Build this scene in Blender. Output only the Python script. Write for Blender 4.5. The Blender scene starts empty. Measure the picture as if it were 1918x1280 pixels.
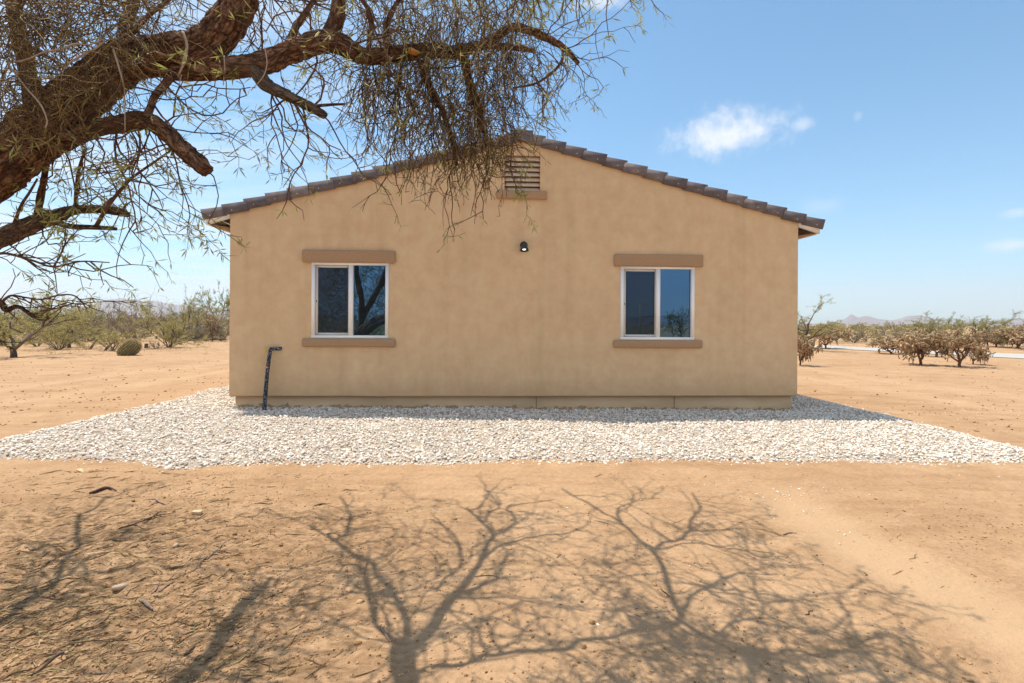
import bpy, bmesh, math
import numpy as np
from mathutils import Vector, Matrix

rng = np.random.default_rng(11)
R = math.radians
scene = bpy.context.scene
COL = scene.collection

# light and air settings
HAZE = 3.0e-4
SKY_DUST = 1.2
SKY_TINT = (.62, 1.03, 1.10)
CLOUD = 6.5
SKY_STR = 0.15
SUN_STR = 5.0
EXPO = 0.20

# ------------------------------------------------------------------ survey of the place
CAM_H = 1.40          # eye height
FPX = 959.0           # 18 mm lens on a 36 mm gate, in photo pixels
CX, CY = 959.0, 605.0
ROLL = R(0.35)
D = 8.24              # camera to facade
YAW = R(2.7)          # facade turned a little away on its right
SX, SY = 0.30, -0.22  # ground shift of a shadow per metre of height


def ray(px, py):
    dx, dy = px - CX, CY - py
    c, s = math.cos(ROLL), math.sin(ROLL)
    return (dx * c - dy * s) / FPX, (dx * s + dy * c) / FPX


def P(px, py, depth):
    a, b = ray(px, py)
    return np.array([a * depth, depth, CAM_H + b * depth])


def G(px, py, z=0.0):
    a, b = ray(px, py)
    d = (z - CAM_H) / b
    return np.array([a * d, d, z])


def FAC(px, py):
    """facade coordinates (along, up) of a photo point on the gable wall"""
    a, b = ray(px, py)
    t = a * D / (math.cos(YAW) - a * math.sin(YAW))
    return t, CAM_H + b * (D + t * math.sin(YAW))


def from_house(u, v, z=0.0):
    return np.array([u * math.cos(YAW) - v * math.sin(YAW), D + u * math.sin(YAW) + v * math.cos(YAW), z])


def to_house(x, y):
    y = y - D
    return x * math.cos(YAW) + y * math.sin(YAW), -x * math.sin(YAW) + y * math.cos(YAW)


def refl(px, py, L):
    """the place behind the photographer that a window pane mirrors at photo point px, py"""
    a, b = ray(px, py)
    d_ = np.array([a, 1.0, b]); n_ = np.array([math.sin(YAW), -math.cos(YAW), 0])
    s_ = (np.array([0, D, 0]) @ n_) / (d_ @ n_)
    return np.array([0, 0, CAM_H]) + d_ * s_ + (d_ - 2 * (d_ @ n_) * n_) * (L - s_)


# ------------------------------------------------------------------ numpy noise
def _hash(ix, iy, seed):
    h = (ix.astype(np.int64) * 374761393 + iy.astype(np.int64) * 668265263 + seed * 974634777) & 0x7FFFFFFF
    h = ((h ^ (h >> 13)) * 1274126177) & 0x7FFFFFFF
    return ((h ^ (h >> 16)) & 0xFFFF) / 65535.0


def vnoise(x, y, seed=0):
    x = np.asarray(x, float); y = np.asarray(y, float)
    ix, iy = np.floor(x), np.floor(y)
    fx, fy = x - ix, y - iy
    ux, uy = fx * fx * (3 - 2 * fx), fy * fy * (3 - 2 * fy)
    a = _hash(ix, iy, seed); b = _hash(ix + 1, iy, seed)
    c = _hash(ix, iy + 1, seed); d = _hash(ix + 1, iy + 1, seed)
    return (a + (b - a) * ux) * (1 - uy) + (c + (d - c) * ux) * uy - 0.5


def fbm(x, y, seed=0, octv=4):
    s = 0; a = 1.0
    for k in range(octv):
        s = s + a * vnoise(x * 2 ** k + 17.3 * k, y * 2 ** k - 9.1 * k, seed + k)
        a *= 0.5
    return s


# ------------------------------------------------------------------ mesh helpers
class MB:
    """collects verts / faces, builds ONE mesh object"""

    def __init__(self):
        self.v = []; self.f3 = []; self.f4 = []; self.poly = []; self.n = 0; self.uv = []

    def add(self, V, F3=None, F4=None, uv=None):
        V = np.asarray(V, float).reshape(-1, 3)
        self.v.append(V)
        self.uv.append(np.zeros((len(V), 2)) if uv is None else np.asarray(uv, float))
        if F3 is not None and len(F3): self.f3.append(np.asarray(F3, np.int64) + self.n)
        if F4 is not None and len(F4): self.f4.append(np.asarray(F4, np.int64) + self.n)
        self.n += len(V)

    def face(self, pts):
        i = self.n
        self.add(pts)
        self.poly.append(list(range(i, i + len(pts))))

    def box(self, lo, hi, bevel=0.0):
        x0, y0, z0 = lo; x1, y1, z1 = hi
        if bevel > 0:
            bm = bmesh.new()
            bmesh.ops.create_cube(bm, size=1.0)
            for v in bm.verts:
                v.co = Vector(((x0 + x1) / 2 + v.co.x * (x1 - x0), (y0 + y1) / 2 + v.co.y * (y1 - y0), (z0 + z1) / 2 + v.co.z * (z1 - z0)))
            bmesh.ops.bevel(bm, geom=bm.edges[:], offset=bevel, segments=3, profile=0.5, affect='EDGES')
            self.bm(bm)
            return
        V = [(x0, y0, z0), (x1, y0, z0), (x1, y1, z0), (x0, y1, z0), (x0, y0, z1), (x1, y0, z1), (x1, y1, z1), (x0, y1, z1)]
        self.add(V, F4=[(0, 3, 2, 1), (4, 5, 6, 7), (0, 1, 5, 4), (1, 2, 6, 5), (2, 3, 7, 6), (3, 0, 4, 7)])

    def bm(self, bm, free=True):
        bm.verts.ensure_lookup_table()
        base = self.n
        self.add([tuple(v.co) for v in bm.verts])
        for v_i, v in enumerate(bm.verts): v.index = v_i
        for f in bm.faces: self.poly.append([base + v.index for v in f.verts])
        if free: bm.free()

    def obj_box(self, M, size):
        """box of given size transformed by a 4x4"""
        sx, sy, sz = size
        V = np.array([(x, y, z) for z in (-.5, .5) for y in (-.5, .5) for x in (-.5, .5)]) * (sx, sy, sz)
        M = np.array(M)
        V = V @ M[:3, :3].T + M[:3, 3]
        self.add(V, F4=[(0, 2, 3, 1), (4, 5, 7, 6), (0, 1, 5, 4), (1, 3, 7, 5), (3, 2, 6, 7), (2, 0, 4, 6)])

    def tube(self, pts, rad, seg=6, smooth=0, noise=0.0, seed=0, cap=True, nscale=3.0, relief=0.0):
        pts = np.asarray(pts, float)
        rad = np.asarray(rad, float) * np.ones(len(pts))
        if smooth > 0 and len(pts) > 2: pts, rad = catmull(pts, rad, smooth)
        n = len(pts)
        T = np.gradient(pts, axis=0)
        T /= np.linalg.norm(T, axis=1)[:, None] + 1e-12
        up = np.array([0.13, 0.21, 0.97]) if abs(T[0, 2]) < .9 else np.array([0.97, 0.1, 0.05])
        N = np.zeros((n, 3)); N[0] = up - T[0] * (up @ T[0]); N[0] /= np.linalg.norm(N[0])
        for i in range(1, n):
            w = N[i - 1] - T[i] * (N[i - 1] @ T[i])
            N[i] = w / (np.linalg.norm(w) + 1e-12)
        B = np.cross(T, N)
        ang = np.linspace(0, 2 * np.pi, seg, endpoint=False)
        L = np.concatenate([[0], np.cumsum(np.linalg.norm(np.diff(pts, axis=0), axis=1))])
        rr = rad[:, None] * np.ones((1, seg))
        if noise > 0:
            # periodic around: sample noise on the circle
            cxn, cyn = np.cos(ang) * 1.3, np.sin(ang) * 1.3
            q = L[:, None] * nscale
            nn = fbm(cxn[None] * 1.6 + q + seed * 7.7, cyn[None] * 1.6 + q * .37 + seed * 3.1, seed, 3)
            knob = np.maximum(0, vnoise(cxn[None] + q * .8 + 40 + seed, cyn[None] - q * .5 + seed, seed + 9) - .22) * 1.6
            q3 = L[:, None] * 22
            cr = fbm(cxn[None] * 7 + q3 * .5 + seed, cyn[None] * 7 + q3 + seed * 2, seed + 3, 2)
            rr = rr * (1 + noise * nn + noise * knob + .35 * noise * cr)
        if relief > 0:
            # furrowed bark: plates stretched along the limb, cut by deep cracks
            per = np.maximum(4.0, rad[:, None] * 60)
            au = np.abs(ang[None] / np.pi - 1) * per
            wv = fbm(au * .6 + seed, L[:, None] * 14 + seed, seed + 21, 3)
            rg = np.abs(fbm(au * 1.3 + wv * 1.6, L[:, None] * 11 + wv * 1.2 + seed * 3.3, seed + 31, 3))
            pl = np.clip(rg * 3.2, 0, 1) ** .6
            rr = rr + relief * (pl - .6) + relief * .45 * vnoise(au * 5, L[:, None] * 60, seed + 5)
        V = pts[:, None] + rr[..., None] * (np.cos(ang)[None, :, None] * N[:, None] + np.sin(ang)[None, :, None] * B[:, None])
        i = np.arange(n - 1)[:, None] * seg; j = np.arange(seg)[None]; j2 = (j + 1) % seg
        F = np.stack([i + j, i + j2, i + seg + j2, i + seg + j], -1).reshape(-1, 4)
        uv = np.stack([np.broadcast_to(np.abs(1 - ang / np.pi), (n, seg)) * (np.pi * rad[:, None]), np.broadcast_to(L[:, None], (n, seg))], -1).reshape(-1, 2)
        V = V.reshape(-1, 3)
        F3 = []
        if cap:
            k = len(V)
            V = np.concatenate([V, [pts[0] - T[0] * rad[0] * .15, pts[-1] + T[-1] * rad[-1] * .25]])
            uv = np.concatenate([uv, [[0, 0], [0, L[-1]]]])
            F3 = [(k, (a + 1) % seg, a) for a in range(seg)] + [(k + 1, (n - 1) * seg + a, (n - 1) * seg + (a + 1) % seg) for a in range(seg)]
        self.add(V, F3, F, uv)

    def blades(self, base, dirv, length, width, bend=0.0):
        """thin pointed leaf blades, one quad each"""
        base = np.asarray(base, float); dirv = np.asarray(dirv, float)
        n = len(base)
        if n == 0: return
        dirv = dirv / (np.linalg.norm(dirv, axis=1)[:, None] + 1e-9)
        rnd = rng.normal(size=(n, 3))
        side = np.cross(dirv, rnd); side /= np.linalg.norm(side, axis=1)[:, None] + 1e-9
        L = np.asarray(length)[:, None]; W = np.asarray(width)[:, None]
        mid = base + dirv * L * .5
        V = np.stack([base, mid + side * W * .5, base + dirv * L, mid - side * W * .5], 1).reshape(-1, 3)
        self.add(V, F4=np.arange(n * 4).reshape(n, 4))

    def build(self, name, material, parent=None, smooth=False, loc=None):
        me = bpy.data.meshes.new(name)
        V = np.concatenate(self.v) if self.v else np.zeros((0, 3))
        UV = np.concatenate(self.uv)
        f3 = np.concatenate(self.f3) if self.f3 else np.zeros((0, 3), np.int64)
        f4 = np.concatenate(self.f4) if self.f4 else np.zeros((0, 4), np.int64)
        idx = [f3.ravel(), f4.ravel()]; tot = [np.full(len(f3), 3), np.full(len(f4), 4)]
        for p in self.poly:
            idx.append(np.array(p)); tot.append(np.array([len(p)]))
        idx = np.concatenate(idx).astype(np.int32); tot = np.concatenate(tot).astype(np.int32)
        me.vertices.add(len(V)); me.vertices.foreach_set('co', V.astype(np.float32).ravel())
        me.loops.add(len(idx)); me.loops.foreach_set('vertex_index', idx)
        me.polygons.add(len(tot))
        me.polygons.foreach_set('loop_start', np.concatenate([[0], np.cumsum(tot)[:-1]]).astype(np.int32))
        me.polygons.foreach_set('loop_total', tot)
        if np.any(UV):
            l = me.uv_layers.new(name='UVMap')
            l.data.foreach_set('uv', UV[idx].astype(np.float32).ravel())
        me.update(calc_edges=True); me.validate()
        if smooth: me.polygons.foreach_set('use_smooth', np.ones(len(me.polygons), bool))
        if material: me.materials.append(material)
        o = bpy.data.objects.new(name, me); COL.objects.link(o)
        if parent is not None: o.parent = parent
        if loc is not None: o.location = loc
        return o


def catmull(pts, rad, k):
    p = np.concatenate([[2 * pts[0] - pts[1]], pts, [2 * pts[-1] - pts[-2]]])
    out, ro = [], []
    for i in range(1, len(p) - 2):
        for t in np.linspace(0, 1, k, endpoint=False):
            t2, t3 = t * t, t * t * t
            out.append(.5 * (2 * p[i] + (p[i + 1] - p[i - 1]) * t + (2 * p[i - 1] - 5 * p[i] + 4 * p[i + 1] - p[i + 2]) * t2 + (3 * p[i] - p[i - 1] - 3 * p[i + 1] + p[i + 2]) * t3))
            ro.append(rad[i - 1] * (1 - t) + rad[i] * t)
    out.append(pts[-1]); ro.append(rad[-1])
    return np.array(out), np.array(ro)


def tag(o, label=None, cat=None, group=None, kind=None):
    if label: o['label'] = label
    if cat: o['category'] = cat
    if group: o['group'] = group
    if kind: o['kind'] = kind
    return o


def empty(name, loc=(0, 0, 0), rz=0.0, scale=None):
    o = bpy.data.objects.new(name, None); COL.objects.link(o)
    o.location = tuple(loc); o.rotation_euler = (0, 0, rz); o.empty_display_size = .2
    if scale is not None: o.scale = (scale,) * 3 if np.isscalar(scale) else tuple(scale)
    return o


def copy_tree(o, parent=None):
    c = o.copy(); COL.objects.link(c)
    if parent is not None: c.parent = parent
    for ch in list(o.children): copy_tree(ch, c)
    return c


# ------------------------------------------------------------------ materials
def new_mat(name):
    m = bpy.data.materials.new(name); m.use_nodes = True
    nt = m.node_tree
    return m, nt, nt.nodes['Principled BSDF']


def ramp(nt, stops):
    r = nt.nodes.new('ShaderNodeValToRGB')
    e = r.color_ramp.elements
    while len(e) < len(stops): e.new(0.5)
    for k, (p, c) in enumerate(stops):
        e[k].position = p; e[k].color = (*c, 1) if len(c) == 3 else c
    return r


def noise_node(nt, vec, scale, detail=4, rough=.55, dist=0.0):
    n = nt.nodes.new('ShaderNodeTexNoise')
    n.inputs['Scale'].default_value = scale; n.inputs['Detail'].default_value = detail
    n.inputs['Roughness'].default_value = rough; n.inputs['Distortion'].default_value = dist
    if vec is not None: nt.links.new(vec, n.inputs['Vector'])
    return n


def mapping(nt, src, scale=(1, 1, 1), rot=(0, 0, 0), loc=(0, 0, 0)):
    m = nt.nodes.new('ShaderNodeMapping')
    m.inputs['Scale'].default_value = scale; m.inputs['Rotation'].default_value = rot; m.inputs['Location'].default_value = loc
    nt.links.new(src, m.inputs['Vector'])
    return m.outputs['Vector']


def mixc(nt, fac, a, b, mode='MIX'):
    m = nt.nodes.new('ShaderNodeMix'); m.data_type = 'RGBA'; m.blend_type = mode
    for sock, val in ((m.inputs[0], fac), (m.inputs[6], a), (m.inputs[7], b)):
        if hasattr(val, 'default_value') or hasattr(val, 'is_linked'): nt.links.new(val, sock)
        elif isinstance(val, (int, float)): sock.default_value = val
        else: sock.default_value = (*val, 1)
    return m.outputs[2]


def mathn(nt, op, a, b=None, clamp=False):
    m = nt.nodes.new('ShaderNodeMath'); m.operation = op; m.use_clamp = clamp
    for k, v in enumerate((a, b)):
        if v is None: continue
        if isinstance(v, (int, float)): m.inputs[k].default_value = v
        else: nt.links.new(v, m.inputs[k])
    return m.outputs[0]


def bump(nt, height, strength, dist, bsdf, prev=None):
    b = nt.nodes.new('ShaderNodeBump')
    b.inputs['Strength'].default_value = strength; b.inputs['Distance'].default_value = dist
    nt.links.new(height, b.inputs['Height'])
    if prev is not None: nt.links.new(prev, b.inputs['Normal'])
    nt.links.new(b.outputs[0], bsdf.inputs['Normal'])
    return b.outputs[0]


def objco(nt):
    return nt.nodes.new('ShaderNodeTexCoord').outputs['Object']


def simple(name, c1, c2, scale=8, rough=.8, bstr=.3, bdist=.01, spec=.3, metallic=0.0, detail=5, stretch=(1, 1, 1)):
    m, nt, b = new_mat(name)
    v = mapping(nt, objco(nt), stretch)
    n = noise_node(nt, v, scale, detail)
    r = ramp(nt, [(.3, c1), (.7, c2)])
    nt.links.new(n.outputs[0], r.inputs[0]); nt.links.new(r.outputs[0], b.inputs['Base Color'])
    b.inputs['Roughness'].default_value = rough; b.inputs['Specular IOR Level'].default_value = spec
    b.inputs['Metallic'].default_value = metallic
    if bstr: bump(nt, n.outputs[0], bstr, bdist, b)
    return m


def per_island(name, stops, rough=.85, noise=(30, .25), spec=.3):
    m, nt, b = new_mat(name)
    g = nt.nodes.new('ShaderNodeNewGeometry')
    r = ramp(nt, stops); nt.links.new(g.outputs['Random Per Island'], r.inputs[0])
    n = noise_node(nt, objco(nt), noise[0], 3)
    c = mixc(nt, noise[1], r.outputs[0], n.outputs[0], 'OVERLAY')
    nt.links.new(c, b.inputs['Base Color'])
    b.inputs['Roughness'].default_value = rough; b.inputs['Specular IOR Level'].default_value = spec
    return m


def leaf_mat(name, stops, trans=.35):
    m, nt, b = new_mat(name)
    g = nt.nodes.new('ShaderNodeNewGeometry')
    r = ramp(nt, stops); nt.links.new(g.outputs['Random Per Island'], r.inputs[0])
    nt.links.new(r.outputs[0], b.inputs['Base Color'])
    b.inputs['Roughness'].default_value = .55; b.inputs['Specular IOR Level'].default_value = .25
    t = nt.nodes.new('ShaderNodeBsdfTranslucent'); nt.links.new(r.outputs[0], t.inputs['Color'])
    mx = nt.nodes.new('ShaderNodeMixShader'); mx.inputs[0].default_value = trans
    nt.links.new(b.outputs[0], mx.inputs[1]); nt.links.new(t.outputs[0], mx.inputs[2])
    nt.links.new(mx.outputs[0], nt.nodes['Material Output'].inputs['Surface'])
    return m


def mat_stucco():
    m, nt, b = new_mat('stucco')
    co = objco(nt)
    n1 = noise_node(nt, co, 1.1, 5, .6, .4); n2 = noise_node(nt, co, 5.0, 4, .6); n3 = noise_node(nt, co, 90, 3, .6)
    r1 = ramp(nt, [(.30, (.655, .452, .258)), (.70, (.715, .505, .298))])
    nt.links.new(n1.outputs[0], r1.inputs[0])
    c = mixc(nt, .25, r1.outputs[0], n2.outputs[0], 'OVERLAY')
    c = mixc(nt, .10, c, n3.outputs[0], 'OVERLAY')
    # faint water streaks running down the plaster
    st = noise_node(nt, mapping(nt, co, (3.5, 3.5, .22)), 1.0, 4, .6)
    rs = ramp(nt, [(.50, (1, 1, 1)), (.80, (.84, .82, .80))]); nt.links.new(st.outputs[0], rs.inputs[0])
    c = mixc(nt, .7, c, rs.outputs[0], 'MULTIPLY')
    # soil splashed up by rain along the foot of the wall
    sz = nt.nodes.new('ShaderNodeSeparateXYZ'); nt.links.new(co, sz.inputs[0])
    spn = noise_node(nt, co, 9, 5, .7)
    hgt = mathn(nt, 'SUBTRACT', mathn(nt, 'ADD', .30, mathn(nt, 'MULTIPLY', spn.outputs[0], .55)), sz.outputs['Z'])
    spl = mathn(nt, 'MULTIPLY', hgt, 3.2, True)
    c = mixc(nt, mathn(nt, 'MULTIPLY', spl, .38), c, (.50, .31, .155))
    # hairline cracks
    cv = nt.nodes.new('ShaderNodeTexVoronoi'); cv.feature = 'DISTANCE_TO_EDGE'; cv.inputs['Scale'].default_value = .55
    nt.links.new(mixc(nt, 1.0, co, mixc(nt, 1.0, noise_node(nt, co, 2.5, 6, .7).outputs['Color'], (.7, .7, .7), 'MULTIPLY'), 'ADD'), cv.inputs['Vector'])
    ck = ramp(nt, [(.0, (1, 1, 1)), (.004, (0, 0, 0))]); nt.links.new(cv.outputs[0], ck.inputs[0])
    c = mixc(nt, mathn(nt, 'MULTIPLY', ck.outputs[0], mathn(nt, 'MULTIPLY', n2.outputs[0], .28)), c, (.25, .16, .08))
    nt.links.new(c, b.inputs['Base Color'])
    b.inputs['Roughness'].default_value = .95; b.inputs['Specular IOR Level'].default_value = .1
    p = bump(nt, n3.outputs[0], .45, .006, b)
    n4 = noise_node(nt, co, 260, 2); bump(nt, n4.outputs[0], .4, .003, b, p)
    return m


def mat_ground():
    m, nt, b = new_mat('dirt')
    co = objco(nt)
    big = noise_node(nt, co, .35, 5, .6, .3)
    med = noise_node(nt, co, 2.2, 6, .62, .4)
    fine = noise_node(nt, co, 30, 5, .65)
    streak = noise_node(nt, mapping(nt, co, (.30, 2.2, 1), (0, 0, R(9))), 1.0, 7, .68, 1.4)
    r = ramp(nt, [(.30, (.345, .205, .112)), (.52, (.455, .282, .158)), (.72, (.55, .358, .213))])
    nt.links.new(med.outputs[0], r.inputs[0])
    rb = ramp(nt, [(.35, (.40, .242, .132)), (.65, (.515, .330, .190))])
    nt.links.new(big.outputs[0], rb.inputs[0])
    c = mixc(nt, .5, r.outputs[0], rb.outputs[0])
    rs = ramp(nt, [(.34, (.74, .69, .63)), (.50, (1, 1, 1)), (.68, (1.05, 1.06, 1.07))])
    nt.links.new(streak.outputs[0], rs.inputs[0])
    c = mixc(nt, .5, c, rs.outputs[0], 'MULTIPLY')
    c = mixc(nt, .38, c, fine.outputs[0], 'OVERLAY')
    # dark specks: bits of bark and grit
    vo = nt.nodes.new('ShaderNodeTexVoronoi'); vo.inputs['Scale'].default_value = 26
    nt.links.new(mapping(nt, co, (.8, 1.3, 1)), vo.inputs['Vector'])
    sp = ramp(nt, [(.05, (1, 1, 1)), (.12, (0, 0, 0))]); nt.links.new(vo.outputs['Distance'], sp.inputs[0])
    msk = noise_node(nt, co, 1.3, 4, .6); mk = ramp(nt, [(.50, (0, 0, 0)), (.62, (1, 1, 1))]); nt.links.new(msk.outputs[0], mk.inputs[0])
    f = mathn(nt, 'MULTIPLY', sp.outputs[0], mk.outputs[0]); f = mathn(nt, 'MULTIPLY', f, .7)
    c = mixc(nt, f, c, (.14, .075, .04))
    # wheel tracks: paler, packed fine dust
    at = nt.nodes.new('ShaderNodeAttribute'); at.attribute_name = 'track'
    c = mixc(nt, mathn(nt, 'MULTIPLY', at.outputs['Fac'], .75), c, (.53, .350, .205))
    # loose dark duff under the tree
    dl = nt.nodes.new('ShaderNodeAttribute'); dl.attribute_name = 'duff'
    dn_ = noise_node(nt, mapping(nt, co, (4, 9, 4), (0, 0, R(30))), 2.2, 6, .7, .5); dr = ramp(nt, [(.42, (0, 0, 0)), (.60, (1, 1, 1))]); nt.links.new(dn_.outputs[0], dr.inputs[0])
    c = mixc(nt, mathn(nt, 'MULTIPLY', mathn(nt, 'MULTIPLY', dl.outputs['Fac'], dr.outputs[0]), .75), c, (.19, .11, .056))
    nt.links.new(c, b.inputs['Base Color'])
    b.inputs['Roughness'].default_value = .97; b.inputs['Specular IOR Level'].default_value = .08
    p = bump(nt, fine.outputs[0], .8, .016, b)
    n5 = noise_node(nt, co, 110, 3, .65); bump(nt, n5.outputs[0], .7, .008, b, p)
    return m


def mat_bark(name, dark, mid, light, su=46.0, sv=17.0, bs=1.0):
    m, nt, b = new_mat(name)
    uvn = nt.nodes.new('ShaderNodeTexCoord')
    co = uvn.outputs['Object']
    uv = uvn.outputs['UV']
    w = noise_node(nt, co, 11, 6, .7)
    mu = mapping(nt, uv, (su, sv, 1))
    disp = mixc(nt, 1.0, mu, mixc(nt, 1.0, w.outputs['Color'], (2.6, 1.6, 0), 'MULTIPLY'), 'ADD')
    vo = nt.nodes.new('ShaderNodeTexVoronoi'); vo.feature = 'DISTANCE_TO_EDGE'; vo.inputs['Scale'].default_value = 1.0; vo.inputs['Randomness'].default_value = 1.0
    nt.links.new(disp, vo.inputs['Vector'])
    rn = noise_node(nt, mapping(nt, uv, (su * .9, sv * .30, 1)), 1.0, 6, .72, .8)
    rid = mathn(nt, 'MULTIPLY', mathn(nt, 'ABSOLUTE', mathn(nt, 'SUBTRACT', rn.outputs[0], .5)), 5.0, True)
    hgt = mathn(nt, 'MULTIPLY', mathn(nt, 'POWER', mathn(nt, 'MULTIPLY', vo.outputs[0], 2.4, True), .6), mathn(nt, 'POWER', rid, .55))
    fine = noise_node(nt, co, 75, 6, .75)
    hgt = mathn(nt, 'MULTIPLY', hgt, mathn(nt, 'ADD', mathn(nt, 'MULTIPLY', fine.outputs[0], .9), .5))
    rc = ramp(nt, [(.03, dark), (.24, mid), (.66, light)])
    nt.links.new(hgt, rc.inputs[0])
    c = mixc(nt, .7, rc.outputs[0], fine.outputs[0], 'OVERLAY')
    gn = noise_node(nt, co, 3.0, 3); gr = ramp(nt, [(.48, (0, 0, 0)), (.66, (1, 1, 1))]); nt.links.new(gn.outputs[0], gr.inputs[0])
    c = mixc(nt, mathn(nt, 'MULTIPLY', gr.outputs[0], .28), c, (.30, .22, .16))
    nt.links.new(c, b.inputs['Base Color'])
    b.inputs['Roughness'].default_value = .92; b.inputs['Specular IOR Level'].default_value = .15
    p = bump(nt, hgt, bs, .022, b)
    bump(nt, fine.outputs[0], .7, .008, b, p)
    return m


M = {}
M['stucco'] = mat_stucco()
M['trim'] = simple('trim_plaster', (.37, .228, .128), (.44, .28, .165), 60, .95, .5, .004, .1)
M['dirt'] = mat_ground()
M['bark'] = mat_bark('bark', (.055, .025, .014), (.40, .205, .115), (.74, .48, .31))
M['bark_grey'] = mat_bark('bark_grey', (.06, .04, .028), (.32, .22, .15), (.58, .45, .34))
M['twig'] = simple('twig_bark', (.075, .035, .020), (.17, .085, .05), 20, .85, 0)
M['leaf'] = leaf_mat('mesquite_leaf', [(0, (.24, .26, .07)), (.5, (.36, .36, .11)), (1, (.50, .46, .17))], .45)
M['mistletoe'] = per_island('mistletoe_stem', [(0, (.075, .040, .018)), (.4, (.15, .090, .034)), (.75, (.23, .155, .055)), (1, (.34, .25, .10))], .75, (12, .2))
M['dead_twig'] = per_island('dead_twig', [(0, (.28, .19, .12)), (1, (.48, .36, .27))], .85)
M['gravel'] = per_island('gravel_stone', [(0, (.30, .24, .20)), (.06, (.52, .44, .35)), (.18, (.76, .67, .565)), (.70, (.86, .775, .665)), (.92, (.92, .865, .78)), (1, (.55, .36, .22))], .9, (60, .35), .15)
M['concrete'] = simple('stem_wall_concrete', (.62, .422, .240), (.71, .495, .288), 3, .95, .35, .006, .1, stretch=(1, 1, 2.5))
M['vinyl'] = simple('white_vinyl', (.90, .88, .84), (.93, .91, .87), 5, .35, 0, 0, .5)
M['vinyl_grey'] = simple('sash_vinyl', (.62, .57, .53), (.68, .63, .58), 5, .4, 0, 0, .4)
M['tile'] = per_island('roof_tile', [(0, (.12, .100, .102)), (.5, (.165, .135, .132)), (1, (.215, .175, .165))], .88, (9, .6))
M['white_wood'] = simple('painted_fascia', (.74, .68, .60), (.80, .75, .68), 6, .7, .1, .003)
M['raw_wood'] = simple('raw_plywood', (.30, .15, .07), (.42, .23, .11), 4, .85, .2, .003, stretch=(1, 8, 1))
M['black'] = simple('black_metal', (.012, .012, .013), (.02, .02, .022), 10, .45, 0, 0, .5)
M['brass'] = simple('brass', (.62, .42, .10), (.75, .55, .18), 10, .35, 0, 0, .5, .9)
M['nail'] = simple('nail_head', (.65, .63, .60), (.72, .70, .66), 10, .5, 0)


def mat_glass(name, ior, base):
    m, nt, b = new_mat(name)
    b.inputs['Base Color'].default_value = (*base, 1)
    b.inputs['Roughness'].default_value = 0.0
    b.inputs['IOR'].default_value = ior
    b.inputs['Specular Tint'].default_value = (.30, .60, 1.0, 1)      # blue painted into the reflection to deepen the mirrored sky
    n = noise_node(nt, objco(nt), 1.6, 2); bump(nt, n.outputs[0], .04, .01, b)
    return m


M['glass'] = mat_glass('window_glass', 3.0, (.006, .010, .014))
M['glass_b'] = mat_glass('window_glass_behind_screen', 2.5, (.006, .008, .012))


def mat_screen():
    m, nt, b = new_mat('insect_mesh')
    b.inputs['Base Color'].default_value = (.02, .02, .022, 1); b.inputs['Roughness'].default_value = .7
    t = nt.nodes.new('ShaderNodeBsdfTransparent')
    mx = nt.nodes.new('ShaderNodeMixShader'); mx.inputs[0].default_value = .42
    nt.links.new(t.outputs[0], mx.inputs[1]); nt.links.new(b.outputs[0], mx.inputs[2])
    nt.links.new(mx.outputs[0], nt.nodes['Material Output'].inputs['Surface'])
    return m


M['screen'] = mat_screen()


def mat_foam():
    m, nt, b = new_mat('pipe_foam')
    v = nt.nodes.new('ShaderNodeTexVoronoi'); v.inputs['Scale'].default_value = 56
    nt.links.new(mapping(nt, objco(nt), (1, 1, .7)), v.inputs['Vector'])
    r = ramp(nt, [(.0, (.46, .51, .58)), (.30, (.24, .30, .38)), (.38, (.012, .013, .016)), (1, (.008, .009, .012))])
    nt.links.new(v.outputs['Distance'], r.inputs[0])
    nt.links.new(r.outputs[0], b.inputs['Base Color']); b.inputs['Roughness'].default_value = .6
    return m


M['foam'] = mat_foam()
M['tape'] = simple('tape', (.55, .28, .14), (.62, .36, .2), 20, .6, 0)
mb_, ntb, bb = new_mat('lamp_bulb')
bb.inputs['Base Color'].default_value = (.9, .88, .8, 1); bb.inputs['Emission Color'].default_value = (1, .93, .8, 1); bb.inputs['Emission Strength'].default_value = 3.0
M['bulb'] = mb_

# ------------------------------------------------------------------ camera
cam = bpy.data.cameras.new('camera'); camo = bpy.data.objects.new('camera', cam); COL.objects.link(camo)
cam.sensor_width = 36; cam.lens = 36 * FPX / 1918
cam.shift_y = -(640 - CY) / 1918
cam.clip_end = 20000; cam.clip_start = .05
camo.matrix_world = Matrix.Translation((0, 0, CAM_H)) @ Matrix.Rotation(R(90), 4, 'X') @ Matrix.Rotation(ROLL, 4, 'Z')
scene.camera = camo

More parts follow.
